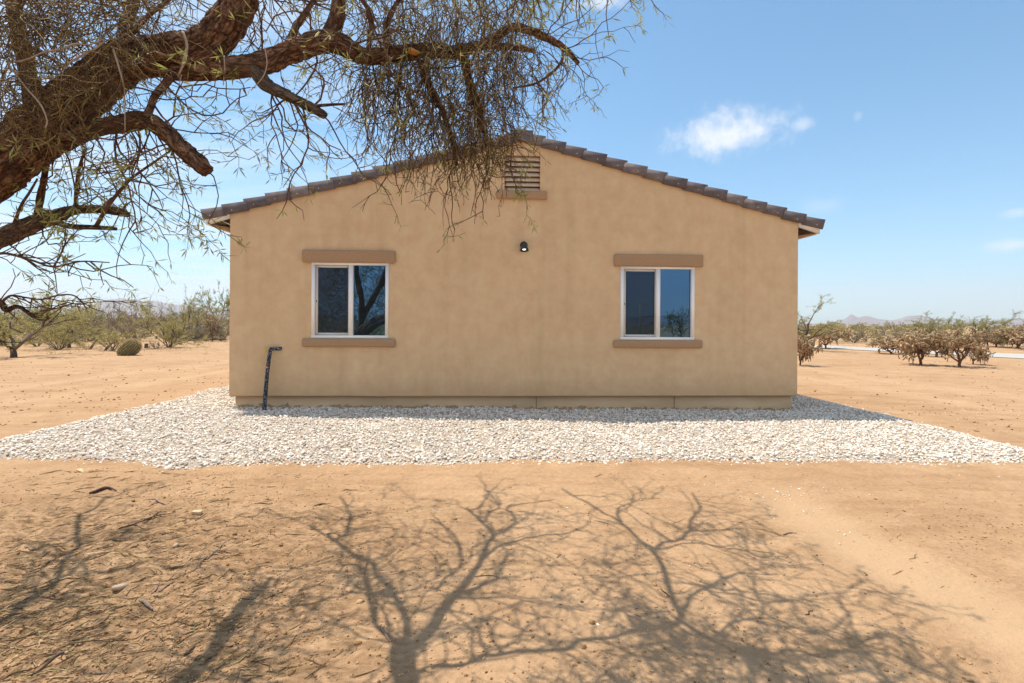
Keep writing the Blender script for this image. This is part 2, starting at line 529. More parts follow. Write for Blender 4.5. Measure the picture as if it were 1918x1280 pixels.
# ------------------------------------------------------------------ ground
def ground_z(x, y):
    x = np.asarray(x, float); y = np.asarray(y, float)
    near = np.clip(1 - np.hypot(x, y - 6) / 60, 0, 1)
    z = -.008 * np.clip(x, -8, 8) * near
    hu, hv = to_house(x, y)
    flat = np.clip((np.maximum(np.abs(hu) - 5.5, np.maximum(-3.3 - hv, hv - 12))) / 3, 0, 1)      # levelled pad round the house
    z = z + .05 * fbm(x * .25, y * .25, 5, 3) * near * flat - .012
    fade = np.clip(1 - np.hypot(x, y - 4) / 14, 0, 1)
    z = z + fade * (.035 * fbm(x * 1.1, y * 1.1, 21, 3) + .014 * fbm(x * 5, y * 5, 31, 3))
    # churned, lumpy soil on the left under the tree, smoother on the right
    lump = np.clip((-x - .3) / 1.5, 0, 1) * np.clip(1 - np.abs(y - 3) / 2.6, 0, 1)
    z = z + lump * (.036 * fbm(x * 7, y * 9, 41, 3) + .020 * fbm(x * 20, y * 26, 43, 3))
    tm = track_mask(x, y)
    z = z + fade * (.008 * vnoise(x * 18, y * 18, 51) + .012 * fbm(x * 11, y * 11, 52, 3)) * (1 - .9 * tm) - .012 * tm
    return z


def track_mask(x, y):
    xc = 2.36 + .10 * np.sin(y * 1.1) + .05 * (y - 3.3)
    m = np.clip(1.25 - np.abs(x - xc) / .34 + .5 * fbm(x * 3, y * 2, 57, 3), 0, 1) * np.clip((y - .5) / 1, 0, 1) * np.clip((4.7 - y) / .6, 0, 1)
    # older ruts that run past the house on either side
    for x0, s_ in ((-8.3, .10), (-10.2, .10), (8.2, -.06), (10.0, -.06)):
        q = x - x0 - s_ * (y - 10) - .25 * np.sin(y * .18)
        m = np.maximum(m, .75 * np.exp(-(q / .30) ** 2) * np.clip((y - 6) / 4, 0, 1) * np.clip((40 - y) / 15, 0, 1))
    return m


def _lines(fine_lo, fine_hi, step, lo, hi, g=1.16):
    a = list(np.arange(fine_lo, fine_hi, step))
    s = step; v = a[-1]
    while v < hi:
        s *= g; v += s; a.append(v)
    s = step; v = a[0]
    pre = []
    while v > lo:
        s *= g; v -= s; pre.append(v)
    return np.array(pre[::-1] + a)


gx = _lines(-4.2, 4.2, .022, -5000, 5000, 1.09)
gy = _lines(1.6, 6.2, .020, -3000, 6000, 1.09)
GX, GY = np.meshgrid(gx, gy)
gm = MB()
nxg, nyg = len(gx), len(gy)
ii = np.arange(nyg - 1)[:, None] * nxg + np.arange(nxg - 1)[None]
gm.add(np.stack([GX, GY, ground_z(GX, GY)], -1).reshape(-1, 3), F4=np.stack([ii, ii + 1, ii + nxg + 1, ii + nxg], -1).reshape(-1, 4))
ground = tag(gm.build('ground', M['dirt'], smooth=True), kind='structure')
def add_attr(o, name, vals):
    t = o.data.attributes.new(name, 'FLOAT', 'POINT'); t.data.foreach_set('value', np.asarray(vals, np.float32).ravel())
add_attr(ground, 'track', track_mask(GX, GY))
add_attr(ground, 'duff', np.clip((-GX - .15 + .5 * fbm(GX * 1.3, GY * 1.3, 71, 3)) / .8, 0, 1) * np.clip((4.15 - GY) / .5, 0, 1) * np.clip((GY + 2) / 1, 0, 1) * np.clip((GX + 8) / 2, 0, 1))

# gravel bed round the house: mounded sheet and the stones on it
GL, GR, GF, GBK = -5.95, 6.06, -3.14, 11.0       # in facade coordinates
WL, WR = FAC(430, 600)[0], FAC(1494, 600)[0]
HDEP = 12.5


def bed_edge(u, v):
    """>0 inside the gravel, roughly the distance to the ragged edge"""
    w = .10 * fbm(u * 1.3, v * 1.3, 77, 3) + .05 * vnoise(u * 6, v * 6, 78)
    bump_l = .22 * np.exp(-((u + 3.35) / .28) ** 2)      # the spill near the left front
    d = np.minimum(np.minimum(u - GL, GR - u), v - (GF - bump_l + .06 * np.sin(u * .9)))
    return d + w


def bed_z(u, v, x, y):
    e = bed_edge(u, v)
    k = np.clip(e / .25, 0, 1)
    return ground_z(x, y) - .02 + .040 * k + .016 * fbm(x * 2.3, y * 2.3, 61, 2) * k


us = np.arange(GL - .3, GR + .3, .09); vs = np.arange(GF - .5, GBK, .09)
UU, VV = np.meshgrid(us, vs)
XX = UU * math.cos(YAW) - VV * math.sin(YAW); YY = D + UU * math.sin(YAW) + VV * math.cos(YAW)
ZZ = bed_z(UU, VV, XX, YY)
inside = (bed_edge(UU, VV) > -.05) & ~((UU > WL + .2) & (UU < WR - .2) & (VV > .2))
nn_ = len(us)
q = np.arange(len(vs) - 1)[:, None] * nn_ + np.arange(nn_ - 1)[None]
ok = inside[:-1, :-1] & inside[1:, :-1] & inside[:-1, 1:] & inside[1:, 1:]
qf = np.stack([q, q + 1, q + nn_ + 1, q + nn_], -1)[ok]
bedm = MB(); bedm.add(np.stack([XX, YY, ZZ], -1).reshape(-1, 3), F4=qf)
M['bed'] = simple('gravel_bed_fines', (.31, .24, .18), (.50, .41, .33), 45, .95, .6, .01, .1)
tag(bedm.build('gravel_bed', M['bed']), kind='structure')

_t = (1 + 5 ** .5) / 2
ICO_V = np.array([(-1, _t, 0), (1, _t, 0), (-1, -_t, 0), (1, -_t, 0), (0, -1, _t), (0, 1, _t), (0, -1, -_t), (0, 1, -_t), (_t, 0, -1), (_t, 0, 1), (-_t, 0, -1), (-_t, 0, 1)]) / math.hypot(1, _t)
ICO_F = np.array([(0, 11, 5), (0, 5, 1), (0, 1, 7), (0, 7, 10), (0, 10, 11), (1, 5, 9), (5, 11, 4), (11, 10, 2), (10, 7, 6), (7, 1, 8), (3, 9, 4), (3, 4, 2), (3, 2, 6), (3, 6, 8), (3, 8, 9), (4, 9, 5), (2, 4, 11), (6, 2, 10), (8, 6, 7), (9, 8, 1)])


def stones(mb, pos, size, flat=.62, rough=.28):
    n = len(pos)
    V = ICO_V[None] * (1 + rng.uniform(-rough, rough, (n, 12, 1)))
    sc = np.stack([rng.uniform(.75, 1.35, n), rng.uniform(.6, 1.0, n), rng.uniform(flat * .7, flat * 1.2, n)], -1) * size[:, None]
    V = V * sc[:, None]
    a, b, c = rng.uniform(0, 6.28, n), rng.normal(0, .35, n), rng.normal(0, .35, n)
    ca, sa, cb, sb, cc, scn = np.cos(a), np.sin(a), np.cos(b), np.sin(b), np.cos(c), np.sin(c)
    Rz = np.zeros((n, 3, 3)); Rz[:, 0, 0] = ca; Rz[:, 0, 1] = -sa; Rz[:, 1, 0] = sa; Rz[:, 1, 1] = ca; Rz[:, 2, 2] = 1
    Ry = np.zeros((n, 3, 3)); Ry[:, 0, 0] = cb; Ry[:, 0, 2] = sb; Ry[:, 1, 1] = 1; Ry[:, 2, 0] = -sb; Ry[:, 2, 2] = cb
    Rx = np.zeros((n, 3, 3)); Rx[:, 0, 0] = 1; Rx[:, 1, 1] = cc; Rx[:, 1, 2] = -scn; Rx[:, 2, 1] = scn; Rx[:, 2, 2] = cc
    Rm = Ry @ Rx @ Rz
    V = np.einsum('nij,nkj->nki', Rm, V) + pos[:, None]
    F = (ICO_F[None] + (np.arange(n) * 12)[:, None, None]).reshape(-1, 3)
    mb.add(V.reshape(-1, 3), F3=F)


stm = MB()
ntry = 200000
u = rng.uniform(GL - .25, GR + .25, ntry); v = rng.uniform(GF - .4, 9.0, ntry)
e = bed_edge(u, v)
keep = (e > rng.uniform(-.06, .10, ntry)) & ~((u > WL + .08) & (u < WR - .08) & (v > .07))
keep &= rng.uniform(0, 1, ntry) < np.where(v > 2.5, .55, 1.0)
u, v = u[keep], v[keep]
x = u * math.cos(YAW) - v * math.sin(YAW); y = D + u * math.sin(YAW) + v * math.cos(YAW)
z = bed_z(u, v, x, y) + rng.uniform(-.006, .016, len(u))
stones(stm, np.stack([x, y, z], -1), (.0080 + .0125 * rng.uniform(0, 1, len(u)) ** 1.6) * np.where(rng.uniform(0, 1, len(u)) < .05, 1.5, 1))
tag(stm.build('gravel', M['gravel']), kind='stuff')

# strays kicked out of the bed on to the dirt
spm = MB()
pts = []
for px, py, sp, n in [(1478, 918, 40, 34), (1330, 910, 60, 12), (1500, 948, 34, 14), (1560, 990, 40, 6), (1285, 1046, 14, 4), (1000, 900, 220, 16), (600, 888, 160, 14), (1650, 882, 160, 12), (820, 957, 10, 3), (300, 880, 60, 10)]:
    c = np.array([px, py], float)
    for _ in range(n):
        qx, qy = c + rng.normal(0, 1, 2) * (sp, sp * .22)
        if qy > 874: pts.append(G(qx, qy))
for px, py, n, sx_, sy_ in [(1740, 780, 90, 110, 22), (1850, 760, 60, 60, 8), (1600, 760, 25, 60, 8)]:
    for _ in range(n):
        qx, qy = px + rng.normal(0, sx_), py + rng.normal(0, sy_)
        if qy > 720: pts.append(G(qx, qy))
pts = np.array(pts)
uu, vv = to_house(pts[:, 0], pts[:, 1])
pts = pts[(bed_edge(uu, vv) < .0)]
pts[:, 2] = ground_z(pts[:, 0], pts[:, 1]) + .003
stones(spm, pts, rng.uniform(.004, .010, len(pts)))
tag(spm.build('pebbles', M['gravel']), kind='stuff')

# clods of dirt
clm = MB()
n = 7500
px = np.concatenate([rng.uniform(-30, 1950, 3200), rng.normal(330, 230, 3600), rng.normal(1790, 90, 700)]); py = np.concatenate([880 + 420 * rng.uniform(0, 1, 3200) ** .9, 880 + 420 * rng.uniform(0, 1, 3600), rng.normal(985, 55, 700).clip(885, 1200)])
pp = np.array([G(a, b) for a, b in zip(px, py)])
dn = fbm(pp[:, 0] * 1.4, pp[:, 1] * 1.4, 91, 3)
pp = pp[(dn > rng.uniform(-.4, .35, n)) & (track_mask(pp[:, 0], pp[:, 1]) < .35)]
pp[:, 2] = ground_z(pp[:, 0], pp[:, 1]) + .001
stones(clm, pp, rng.uniform(.003, .009, len(pp)) * np.where(rng.uniform(0, 1, len(pp)) < .04, 2.1, 1), .7)
far_px = np.array([G(rng.uniform(0, 430) if k % 2 else rng.uniform(1495, 1918), 655 + 150 * rng.uniform(0, 1) ** 1.5) for k in range(900)])
far_px[:, 2] = ground_z(far_px[:, 0], far_px[:, 1]) + .004
uu, vv = to_house(far_px[:, 0], far_px[:, 1]); far_px = far_px[bed_edge(uu, vv) < -.1]
stones(clm, far_px, rng.uniform(.008, .03, len(far_px)) * rng.uniform(.5, 1.2, len(far_px)), .5)
M['clod'] = per_island('dirt_clod', [(0, (.22, .12, .055)), (.5, (.42, .25, .12)), (1, (.52, .34, .18))], .95, (40, .2), .1)
tag(clm.build('dirt_clods', M['clod']), kind='stuff')

# leaf and twig litter, thick under the tree at lower left
lit = MB()
pxs, pys = [], []
for cx_, cy_, sx_, sy_, n in [(90, 1180, 130, 80, 4200), (150, 1010, 160, 70, 2600), (300, 1060, 130, 80, 2100), (400, 960, 130, 45, 800), (430, 1230, 110, 40, 700), (1000, 1080, 500, 120, 300), (1700, 1000, 160, 70, 110), (200, 930, 200, 30, 200)]:
    pxs.append(rng.normal(cx_, sx_, n)); pys.append(np.clip(rng.normal(cy_, sy_, n), 890, 1310))
pxs, pys = np.concatenate(pxs), np.concatenate(pys)
pp = np.array([G(a, b) for a, b in zip(pxs, pys)])
pp[:, 2] = ground_z(pp[:, 0], pp[:, 1]) + rng.uniform(.001, .006, len(pp))
ang = rng.normal(.55, .7, len(pp))
dv = np.stack([np.cos(ang), np.sin(ang), rng.normal(0, .10, len(pp))], -1)
lit.blades(pp, dv, .008 + .05 * rng.uniform(0, 1, len(pp)) ** 2, rng.uniform(.0015, .005, len(pp)))
for k in range(850):
    i = rng.integers(0, len(pp)); c = pp[i]; L = rng.uniform(.04, .16); a = rng.normal(.6, .6)
    d0 = np.array([math.cos(a), math.sin(a), 0]); s0 = np.array([-d0[1], d0[0], 0])
    qq = [c + d0 * L * t + s0 * rng.normal(0, .006) + (0, 0, .003) for t in np.linspace(-.5, .5, 4)]
    for q_ in qq: q_[2] = ground_z(q_[0], q_[1]) + .004
    lit.tube(qq, np.array([.5, 1, .8, .4]) * rng.uniform(.001, .0032), 4)
M['litter'] = per_island('leaf_litter', [(0, (.07, .042, .022)), (.35, (.17, .105, .052)), (.7, (.33, .22, .11)), (.9, (.46, .34, .19)), (1, (.30, .29, .11))], .9)
tag(lit.build('leaf_litter', M['litter']), kind='stuff')

# ------------------------------------------------------------------ the house
house = empty('house', (0, D, 0), YAW)
tag(house, 'tan stucco house with a low brown tiled gable roof, standing in white gravel', 'house')
Z0 = .228
UC = (WL + WR) / 2
SLOPE = .273
ZR = 4.385                                 # wall top at the ridge
zt = lambda u_: ZR - SLOPE * abs(u_ - UC)


def rect_px(x0, y0, x1, y1):
    a = FAC(x0, y1); b = FAC(x1, y0)
    return a[0], b[0], a[1], b[1]


W1 = rect_px(583, 491.5, 728.5, 634.3)
W2 = rect_px(1161.5, 499, 1301, 637.5)
VT = rect_px(945, 292, 1012, 359)
wall = MB()
holes = [W1, W2, VT]
br = sorted({WL, WR, UC, W1[0], W1[1], W2[0], W2[1], VT[0], VT[1]})
for a, b in zip(br[:-1], br[1:]):
    mid = (a + b) / 2
    h = [q_ for q_ in holes if q_[0] - 1e-6 <= mid <= q_[1] + 1e-6]
    h.sort(key=lambda q_: q_[2])
    lo = Z0
    for q_ in h:
        wall.face([(a, 0, lo), (b, 0, lo), (b, 0, q_[2]), (a, 0, q_[2])]); lo = q_[3]
    wall.face([(a, 0, lo), (b, 0, lo), (b, 0, zt(b)), (a, 0, zt(a))])
for (a, b, c, d) in holes:
    dp = .11
    wall.face([(a, 0, c), (a, 0, d), (a, dp, d), (a, dp, c)]); wall.face([(b, 0, c), (b, dp, c), (b, dp, d), (b, 0, d)])
    wall.face([(a, 0, c), (a, dp, c), (b, dp, c), (b, 0, c)]); wall.face([(a, 0, d), (b, 0, d), (b, dp, d), (a, dp, d)])
wall.face([(WL, HDEP, Z0), (WL, 0, Z0), (WL, 0, zt(WL)), (WL, HDEP, zt(WL))])
wall.face([(WR, 0, Z0), (WR, HDEP, Z0), (WR, HDEP, zt(WR)), (WR, 0, zt(WR))])
wall.face([(WR, HDEP, Z0), (WL, HDEP, Z0), (WL, HDEP, zt(WL)), (UC, HDEP, ZR), (WR, HDEP, zt(WR))])
wall.face([(WL, 0, Z0), (WL, HDEP, Z0), (WR, HDEP, Z0), (WR, 0, Z0)])
wall.build('wall', M['stucco'], house)
# foundation, set back under the stucco; control joints and mud splash
fd = MB()
jl = [WL + .07, -2.0, FAC(1005, 755)[0], FAC(1265, 755)[0], WR - .07]
for q0, q1 in zip(jl[:-1], jl[1:]):
    fd.box((q0 + (.0005 if q0 > -4 else 0), .055, -.25), (q1 - .0005, .30, Z0 - .012))
fd.box((WL + .072, .305, -.25), (WR - .072, HDEP - .07, Z0 - .014))
fo = fd.build('foundation', M['concrete'], house)
sc_ = MB(); sc_.box((WL + .02, .004, Z0 - .011), (WR - .02, .06, Z0 - .002)); sc_.build('weep_screed', M['trim'], fo)
M['joint'] = simple('joint_shadow_grey', (.12, .085, .055), (.17, .12, .08), 20, .95, 0)
for q_ in (1005, 1265):
    jm = MB(); ju = FAC(q_, 755)[0]; jm.box((ju - .003, .0525, -.25), (ju + .003, .0545, Z0 - .014)); jm.build('control_joint', M['joint'], fo)
md = MB()
for k in range(260):
    u_ = rng.uniform(WL + .1, WR - .1); hh = abs(rng.normal(0, .022)) + .006
    yq = .0535 - k * 1.3e-5 * 3
    zg = -.008 * u_
    md.face([(u_, yq, zg - .05), (u_ + rng.uniform(.02, .12), yq, zg - .05), (u_ + rng.uniform(.02, .06), yq, zg + .02 + hh), (u_ - rng.uniform(0, .04), yq, zg + .015 + hh * rng.uniform(.2, 1))])
M['mud'] = simple('dried_mud', (.36, .23, .12), (.50, .33, .18), 20, .95, 0)
md.build('mud_splash', M['mud'], fo)['kind'] = 'stuff'

# windows
def make_window(W, lintel, sill, label):
    a, b, c, d = W
    mid = (a + b) / 2 - .01
    fr = MB(); t = .052; y0, y1 = -.012, .075
    fr.box((a + .002, y0, c + .002), (b - .002, y1, c + t)); fr.box((a + .002, y0, d - t), (b - .002, y1, d - .002))
    fr.box((a + .002, y0, c + t), (a + t, y1, d - t)); fr.box((b - t, y0, c + t), (b - .002, y1, d - t))
    fr.box((mid - .012, y0 + .003, c + t), (mid + .052, y1, d - t))
    w = fr.build('window', M['vinyl'], house)
    w['label'] = label
    s = MB(); k = .036; sa, sb, s0, s1 = a + t + .004, mid - .016, c + t + .004, d - t - .004
    s.box((sa, .018, s0), (sb, .06, s0 + k)); s.box((sa, .018, s1 - k), (sb, .06, s1))
    s.box((sa, .018, s0 + k), (sa + k, .06, s1 - k)); s.box((sb - .012, .018, s0 + k), (sb, .06, s1 - k))
    s.build('sash', M['vinyl_grey'], w)
    lt = MB(); lt.box((sa + .010, .006, (c + d) / 2 - .03), (sa + .024, .0175, (c + d) / 2 - .005), .003); lt.build('latch', M['black'], w)
    g = MB(); g.face([(mid + .05, .04, c + t - .005), (b - t + .005, .04, c + t - .005), (b - t + .005, .04, d - t + .005), (mid + .05, .04, d - t + .005)])
    g.build('pane', M['glass'], w)
    g = MB(); g.face([(sa + k - .005, .05, s0 + k - .005), (sb - .008, .05, s0 + k - .005), (sb - .008, .05, s1 - k + .005), (sa + k - .005, .05, s1 - k + .005)])
    g.build('pane', M['glass_b'], w)
    g = MB(); g.face([(sa + k - .004, .03, s0 + k - .004), (sb - .011, .03, s0 + k - .004), (sb - .011, .03, s1 - k + .004), (sa + k - .004, .03, s1 - k + .004)])
    g.build('insect_screen', M['screen'], w)
    for nm, q_ in (('lintel', lintel), ('sill', sill)):
        m_ = MB(); m_.box((q_[0], -.055, q_[2]), (q_[1], -.001 if nm == 'sill' else .0, q_[3]), .022)
        o = m_.build(nm, M['trim'], w, smooth=True)
    return w


make_window(W1, rect_px(567, 470.5, 741.3, 491.8), rect_px(567, 635, 741, 649.8), 'left window, its dark panes reflecting the tree')
make_window(W2, rect_px(1149.3, 478.3, 1315.8, 499.2), rect_px(1148.3, 638, 1314.3, 651.8), 'right window, its panes reflecting open blue sky')
# gable vent
vb = MB(); a, b, c, d = VT
vb.box((a + .001, .10, c), (b - .001, .12, d))
vent = vb.build('gable_vent', M['black'], house)
sl = MB()
for k in range(7):
    zc = c + (d - c) * (k + .55) / 7.2
    Mx = Matrix.Translation(((a + b) / 2, .028, zc)) @ Matrix.Rotation(R(60), 4, 'X')
    sl.obj_box(Mx, (b - a - .006, .082, .010))
M['louvre'] = simple('louvre_paint', (.60, .45, .31), (.68, .52, .37), 6, .8, 0)
sl.build('louvre', M['louvre'], vent)
vs_ = rect_px(930, 359.3, 1024, 373.2); q_ = MB(); q_.box((vs_[0], -.055, vs_[2]), (vs_[1], -.001, vs_[3]), .015); q_.build('sill', M['trim'], vent)

# roof: sheathing, stepped tile courses, rake tiles with nail heads, ridge cap, open eaves
OV = .40
EL, ER = WL - OV, WR + OV
VF = -.035
def slope_pts(side):
    s = -1 if side == 'l' else 1
    return s
rf = MB()
for s in (-1, 1):
    e_ = UC + s * (4.581 + OV - .02)
    for (dz0, dz1) in ((0.006, .03),):
        V = []
        for v_ in (VF + .05, HDEP + .05):
            V += [(UC, v_, ZR + dz0), (e_, v_, ZR + dz0 - SLOPE * abs(e_ - UC)), (e_, v_, ZR + dz1 - SLOPE * abs(e_ - UC)), (UC, v_, ZR + dz1)]
        rf.add(V, F4=[(0, 1, 2, 3), (7, 6, 5, 4), (0, 4, 5, 1), (1, 5, 6, 2), (2, 6, 7, 3)])
roof = rf.build('roof', M['raw_wood'], house)
th = math.atan(SLOPE)
HALF = (ER - EL) / 2
NT = 15
step = (HALF / math.cos(th)) / NT
tl = MB(); NAILS = []; ct = MB()
for s in (-1, 1):
    for k in range(NT):
        jit = rng.normal(0, .003)
        # local frame: along slope downwards (t), normal (n)
        def pt(t, n_, v_):
            return (UC + s * (t * math.cos(th) + n_ * math.sin(th)), v_, ZR + .03 - t * math.sin(th) + n_ * math.cos(th))
        t0, t1 = k * step - .01, (k + 1) * step + (.03 if k < NT - 1 else .012)
        n0, n1 = .040 + jit, .082 + jit               # lower end kicked up over the next course
        wd = .165
        # rake tile: front leg
        F_ = [(0, 1, 2, 3), (7, 6, 5, 4), (0, 4, 5, 1), (1, 5, 6, 2), (2, 6, 7, 3), (3, 7, 4, 0)]
        vf, vb_ = VF - .012 - .004 * (k % 2), VF + .018
        V = [pt(t0, n0 - wd + .02, vf), pt(t1, n1 - wd, vf), pt(t1, n1, vf), pt(t0, n0, vf)]
        V += [pt(t0, n0 - wd + .02, vb_), pt(t1, n1 - wd, vb_), pt(t1, n1, vb_), pt(t0, n0, vb_)]
        if s < 0: F_ = [f_[::-1] for f_ in F_]
        tl.add(V, F4=F_)
        V = [pt(t0, n0 - .022, vb_), pt(t1, n1 - .022, vb_), pt(t1, n1 + .001, vb_), pt(t0, n0 + .001, vb_)]
        V += [pt(t0, n0 - .022, vb_ + .15), pt(t1, n1 - .022, vb_ + .15), pt(t1, n1 + .001, vb_ + .15), pt(t0, n0 + .001, vb_ + .15)]
        tl.add(V, F4=F_)
        # roof courses across the depth
        V = [pt(t0, .004, vb_ + .15), pt(t1, .035, vb_ + .15), pt(t1, .058, vb_ + .15), pt(t0, .027, vb_ + .15)]
        V += [(p_[0], HDEP + .1, p_[2]) for p_ in V]
        ct.add(V, F4=F_)
        c_ = pt(t0 + step * .72, (n0 + n1) / 2 - wd * .62, vf - .0015)
        nn2 = 8
        ring = [(c_[0] + .0075 * math.cos(q2), c_[1], c_[2] + .0075 * math.sin(q2)) for q2 in np.linspace(0, 6.283, nn2, endpoint=False)]
        NAILS.append(ring)
rake = tl.build('rake_tile', M['tile'], roof)
for ring in NAILS:
    nl = MB(); nl.face(ring); nl.build('nail', M['nail'], roof)
ct.build('field_tile', M['tile'], roof)
rc = MB()
for k in range(32):
    v0 = VF - .03 + k * .40
    sec = [(-.165, -.09), (-.06, -.018), (.06, -.018), (.165, -.09), (.155, -.115), (.05, -.045), (-.05, -.045), (-.155, -.115)]
    V = [(UC + a_, v0, ZR + .115 + b_ + .015) for a_, b_ in sec] + [(UC + a_ * .95, v0 + .43, ZR + .115 + b_) for a_, b_ in sec]
    n_ = len(sec)
    rc.add(V, F4=[(i, i + n_, (i + 1) % n_ + n_, (i + 1) % n_) for i in range(n_)] + [(0, 1, 6, 7), (1, 2, 5, 6), (2, 3, 4, 5)])
x0_, x1_ = FAC(959, 258)[0], FAC(998, 258)[0]
rc.box((x0_, VF - .045, ZR - .085), (x1_, VF - .018, ZR + .092), .006)
rc.build('ridge_cap', M['tile'], roof)
for s in (-1, 1):
    fa = MB(); so = MB()
    w_ = WL if s < 0 else WR
    e_ = w_ + s * (OV - .05)
    zz = lambda u_, dz: zt(u_) + dz
    # white barge board closing the eave end
    a_, b_ = w_ + s * -.0, e_
    V = [(a_, -.028, zz(a_, -.125)), (b_, -.028, zz(b_, -.135)), (b_, -.028, zz(b_, .005)), (a_, -.028, zz(a_, .005))]
    V += [(p_[0], .02, p_[2]) for p_ in V]
    F_ = [(0, 1, 2, 3), (7, 6, 5, 4), (0, 4, 5, 1), (1, 5, 6, 2), (2, 6, 7, 3), (3, 7, 4, 0)]
    fa.add(V, F4=F_ if s > 0 else [f_[::-1] for f_ in F_])
    fa.box((min(e_, e_ - s * .03), .021, zz(e_, -.14)), (max(e_, e_ - s * .03), HDEP, zz(e_, .004)))
    # level soffit strip that returns to the wall
    V = [(e_ - s * .032, .03, zz(e_, -.13)), (w_ + s * .002, .03, zz(w_, -.285)), (w_ + s * .002, .03, zz(w_, -.265)), (e_ - s * .032, .03, zz(e_, -.115))]
    V += [(p_[0], HDEP, p_[2]) for p_ in V]
    so.add(V, F4=F_ if s < 0 else [f_[::-1] for f_ in F_])
    fa.build('fascia', M['white_wood'], roof); so.build('soffit', M['raw_wood'], roof)

# wall lamp
lu, lz = FAC(981, 463)
lb = MB()
def lathe(mb, prof, seg, Mt):
    Mt = np.array(Mt); V = []
    for r_, h_ in prof:
        for a_ in np.linspace(0, 2 * math.pi, seg, endpoint=False): V.append((r_ * math.cos(a_), r_ * math.sin(a_), h_))
    V = np.array(V) @ Mt[:3, :3].T + Mt[:3, 3]
    n_ = len(prof)
    F_ = [(i * seg + j, i * seg + (j + 1) % seg, (i + 1) * seg + (j + 1) % seg, (i + 1) * seg + j) for i in range(n_ - 1) for j in range(seg)]
    mb.add(V, F4=F_)
lathe(lb, [(0, .03), (.045, .03), (.062, .018), (.062, 0)], 20, Matrix.Translation((lu, -.001, lz + .025)) @ Matrix.Rotation(R(90), 4, 'X'))
lb.tube([(lu, -.02, lz + .045), (lu, -.07, lz + .075), (lu, -.10, lz + .07), (lu, -.105, lz + .045)], .009, 8, 4)
lamp = lb.build('wall_lamp', M['black'], house, smooth=True)
ls = MB(); lathe(ls, [(0, .05), (.022, .05), (.032, .03), (.046, .0), (.060, -.035), (.074, -.075), (.070, -.075), (.05, -.02), (.03, .02), (0, .03)], 24, Matrix.Translation((lu, -.105, lz + .0)) @ Matrix.Rotation(R(-12), 4, 'X'))
M['lamp_green'] = simple('lamp_shade_enamel', (.012, .02, .02), (.02, .03, .03), 10, .3, 0, 0, .5)
ls.build('lamp_shade', M['lamp_green'], lamp, smooth=True)
bl = MB(); lathe(bl, [(0, -.078), (.020, -.074), (.036, -.05), (.033, -.02), (.015, .01), (0, .012)], 16, Matrix.Translation((lu, -.110, lz + .012)))
bl.build('bulb', M['bulb'], lamp, smooth=True)

# ------------------------------------------------------------------ standpipe with foam lagging
pu0, _ = FAC(502, 768); pu1, pz1 = FAC(511, 653); pe, _ = FAC(524, 650)
pipe_o = from_house(pu0, -.14)
sp = empty('water_pipe', (pipe_o[0], pipe_o[1], ground_z(pipe_o[0], pipe_o[1])), YAW)
tag(sp, 'black foam wrapped water pipe with brass tap, rising from gravel beside the wall', 'water pipe')
dz = float(ground_z(pipe_o[0], pipe_o[1]))
top = (pu1 - pu0) * 1.0
fm = MB(); hh = pz1 - dz - .012
fm.tube([(0, 0, -.04), (top * .35, .005, hh * .4), (top * .72, .02, hh * .75), (top, .05, hh - .02), (top + .015, .055, hh + .005)], [.031, .029, .030, .028, .027], 14, 5, .08, 3)
fm.tube([(top - .015, .052, hh + .008), (top + .07, .075, hh + .012), (pe - pu0 + .02, .139, hh + .008)], .029, 14, 4, .08, 4)
fm.build('lagging', M['foam'], sp, smooth=True)
tp = MB(); tp.tube([(top * .55 - .002, .012, hh * .70), (top * .55 + .001, .013, hh * .725)], .033, 14); tp.tube([(top * .6 + .03, .01, hh * .72), (top * .6 + .05, .008, hh * .70), (top * .6 + .055, .006, hh * .64)], .003, 5, 3)
tp.build('tape', M['tape'], sp)
bf = MB()
bf.tube([(top - .015, .05, hh), (top - .05, .02, hh + .002), (top - .065, .008, hh - .02), (top - .067, .006, hh - .045)], [.012, .014, .013, .012], 10, 4)
bf.tube([(top - .05, .02, hh + .005), (top - .05, .02, hh + .035)], .005, 8)
bf.tube([(top - .075, .02, hh + .036), (top - .025, .02, hh + .040)], .007, 8)
bf.build('tap', M['brass'], sp, smooth=True)

# ------------------------------------------------------------------ the mesquite tree over the camera
tree = empty('mesquite_tree', (-4.6, -1.2, 0))
tag(tree, 'large mesquite tree with shaggy brown limbs arching over the ground from the left edge', 'tree')
TO = np.array([-4.6, -1.2, 0.0])
limb_id = [0]
ALL = {}          # named centrelines for sprouting twigs: list of (pts, rad)


def limb(name, pts, rad, mat='bark', seg=16, smooth=9, noise=.30, keep=None, ns=3.0, relief=0.0):
    limb_id[0] += 1
    m_ = MB(); q0 = [np.array(pts[0], float)]; r0 = [rad[0]]
    for k in range(1, len(pts)):
        a_, b_ = np.array(pts[k - 1], float), np.array(pts[k], float)
        m = int(math.ceil(np.linalg.norm(b_ - a_) / .42))
        for j in range(1, m + 1): q0.append(a_ + (b_ - a_) * j / m); r0.append(rad[k - 1] + (rad[k] - rad[k - 1]) * j / m)
    p2, r2 = catmull(np.array(q0), np.array(r0, float), smooth)
    m_.tube(p2 - TO, r2, seg, 0, noise, limb_id[0] * 5, nscale=ns, relief=relief)
    o = m_.build(name, M[mat], tree, smooth=True)
    if keep: ALL[keep] = (p2, r2)
    return o


def pxl(lst):
    """(px, py, width px, depth) -> points and radii"""
    pts = [P(a, b, dd) for a, b, w, dd in lst]
    rad = [w * dd / FPX / 2 * (.85 if w > 30 else 1) for a, b, w, dd in lst]
    return pts, rad


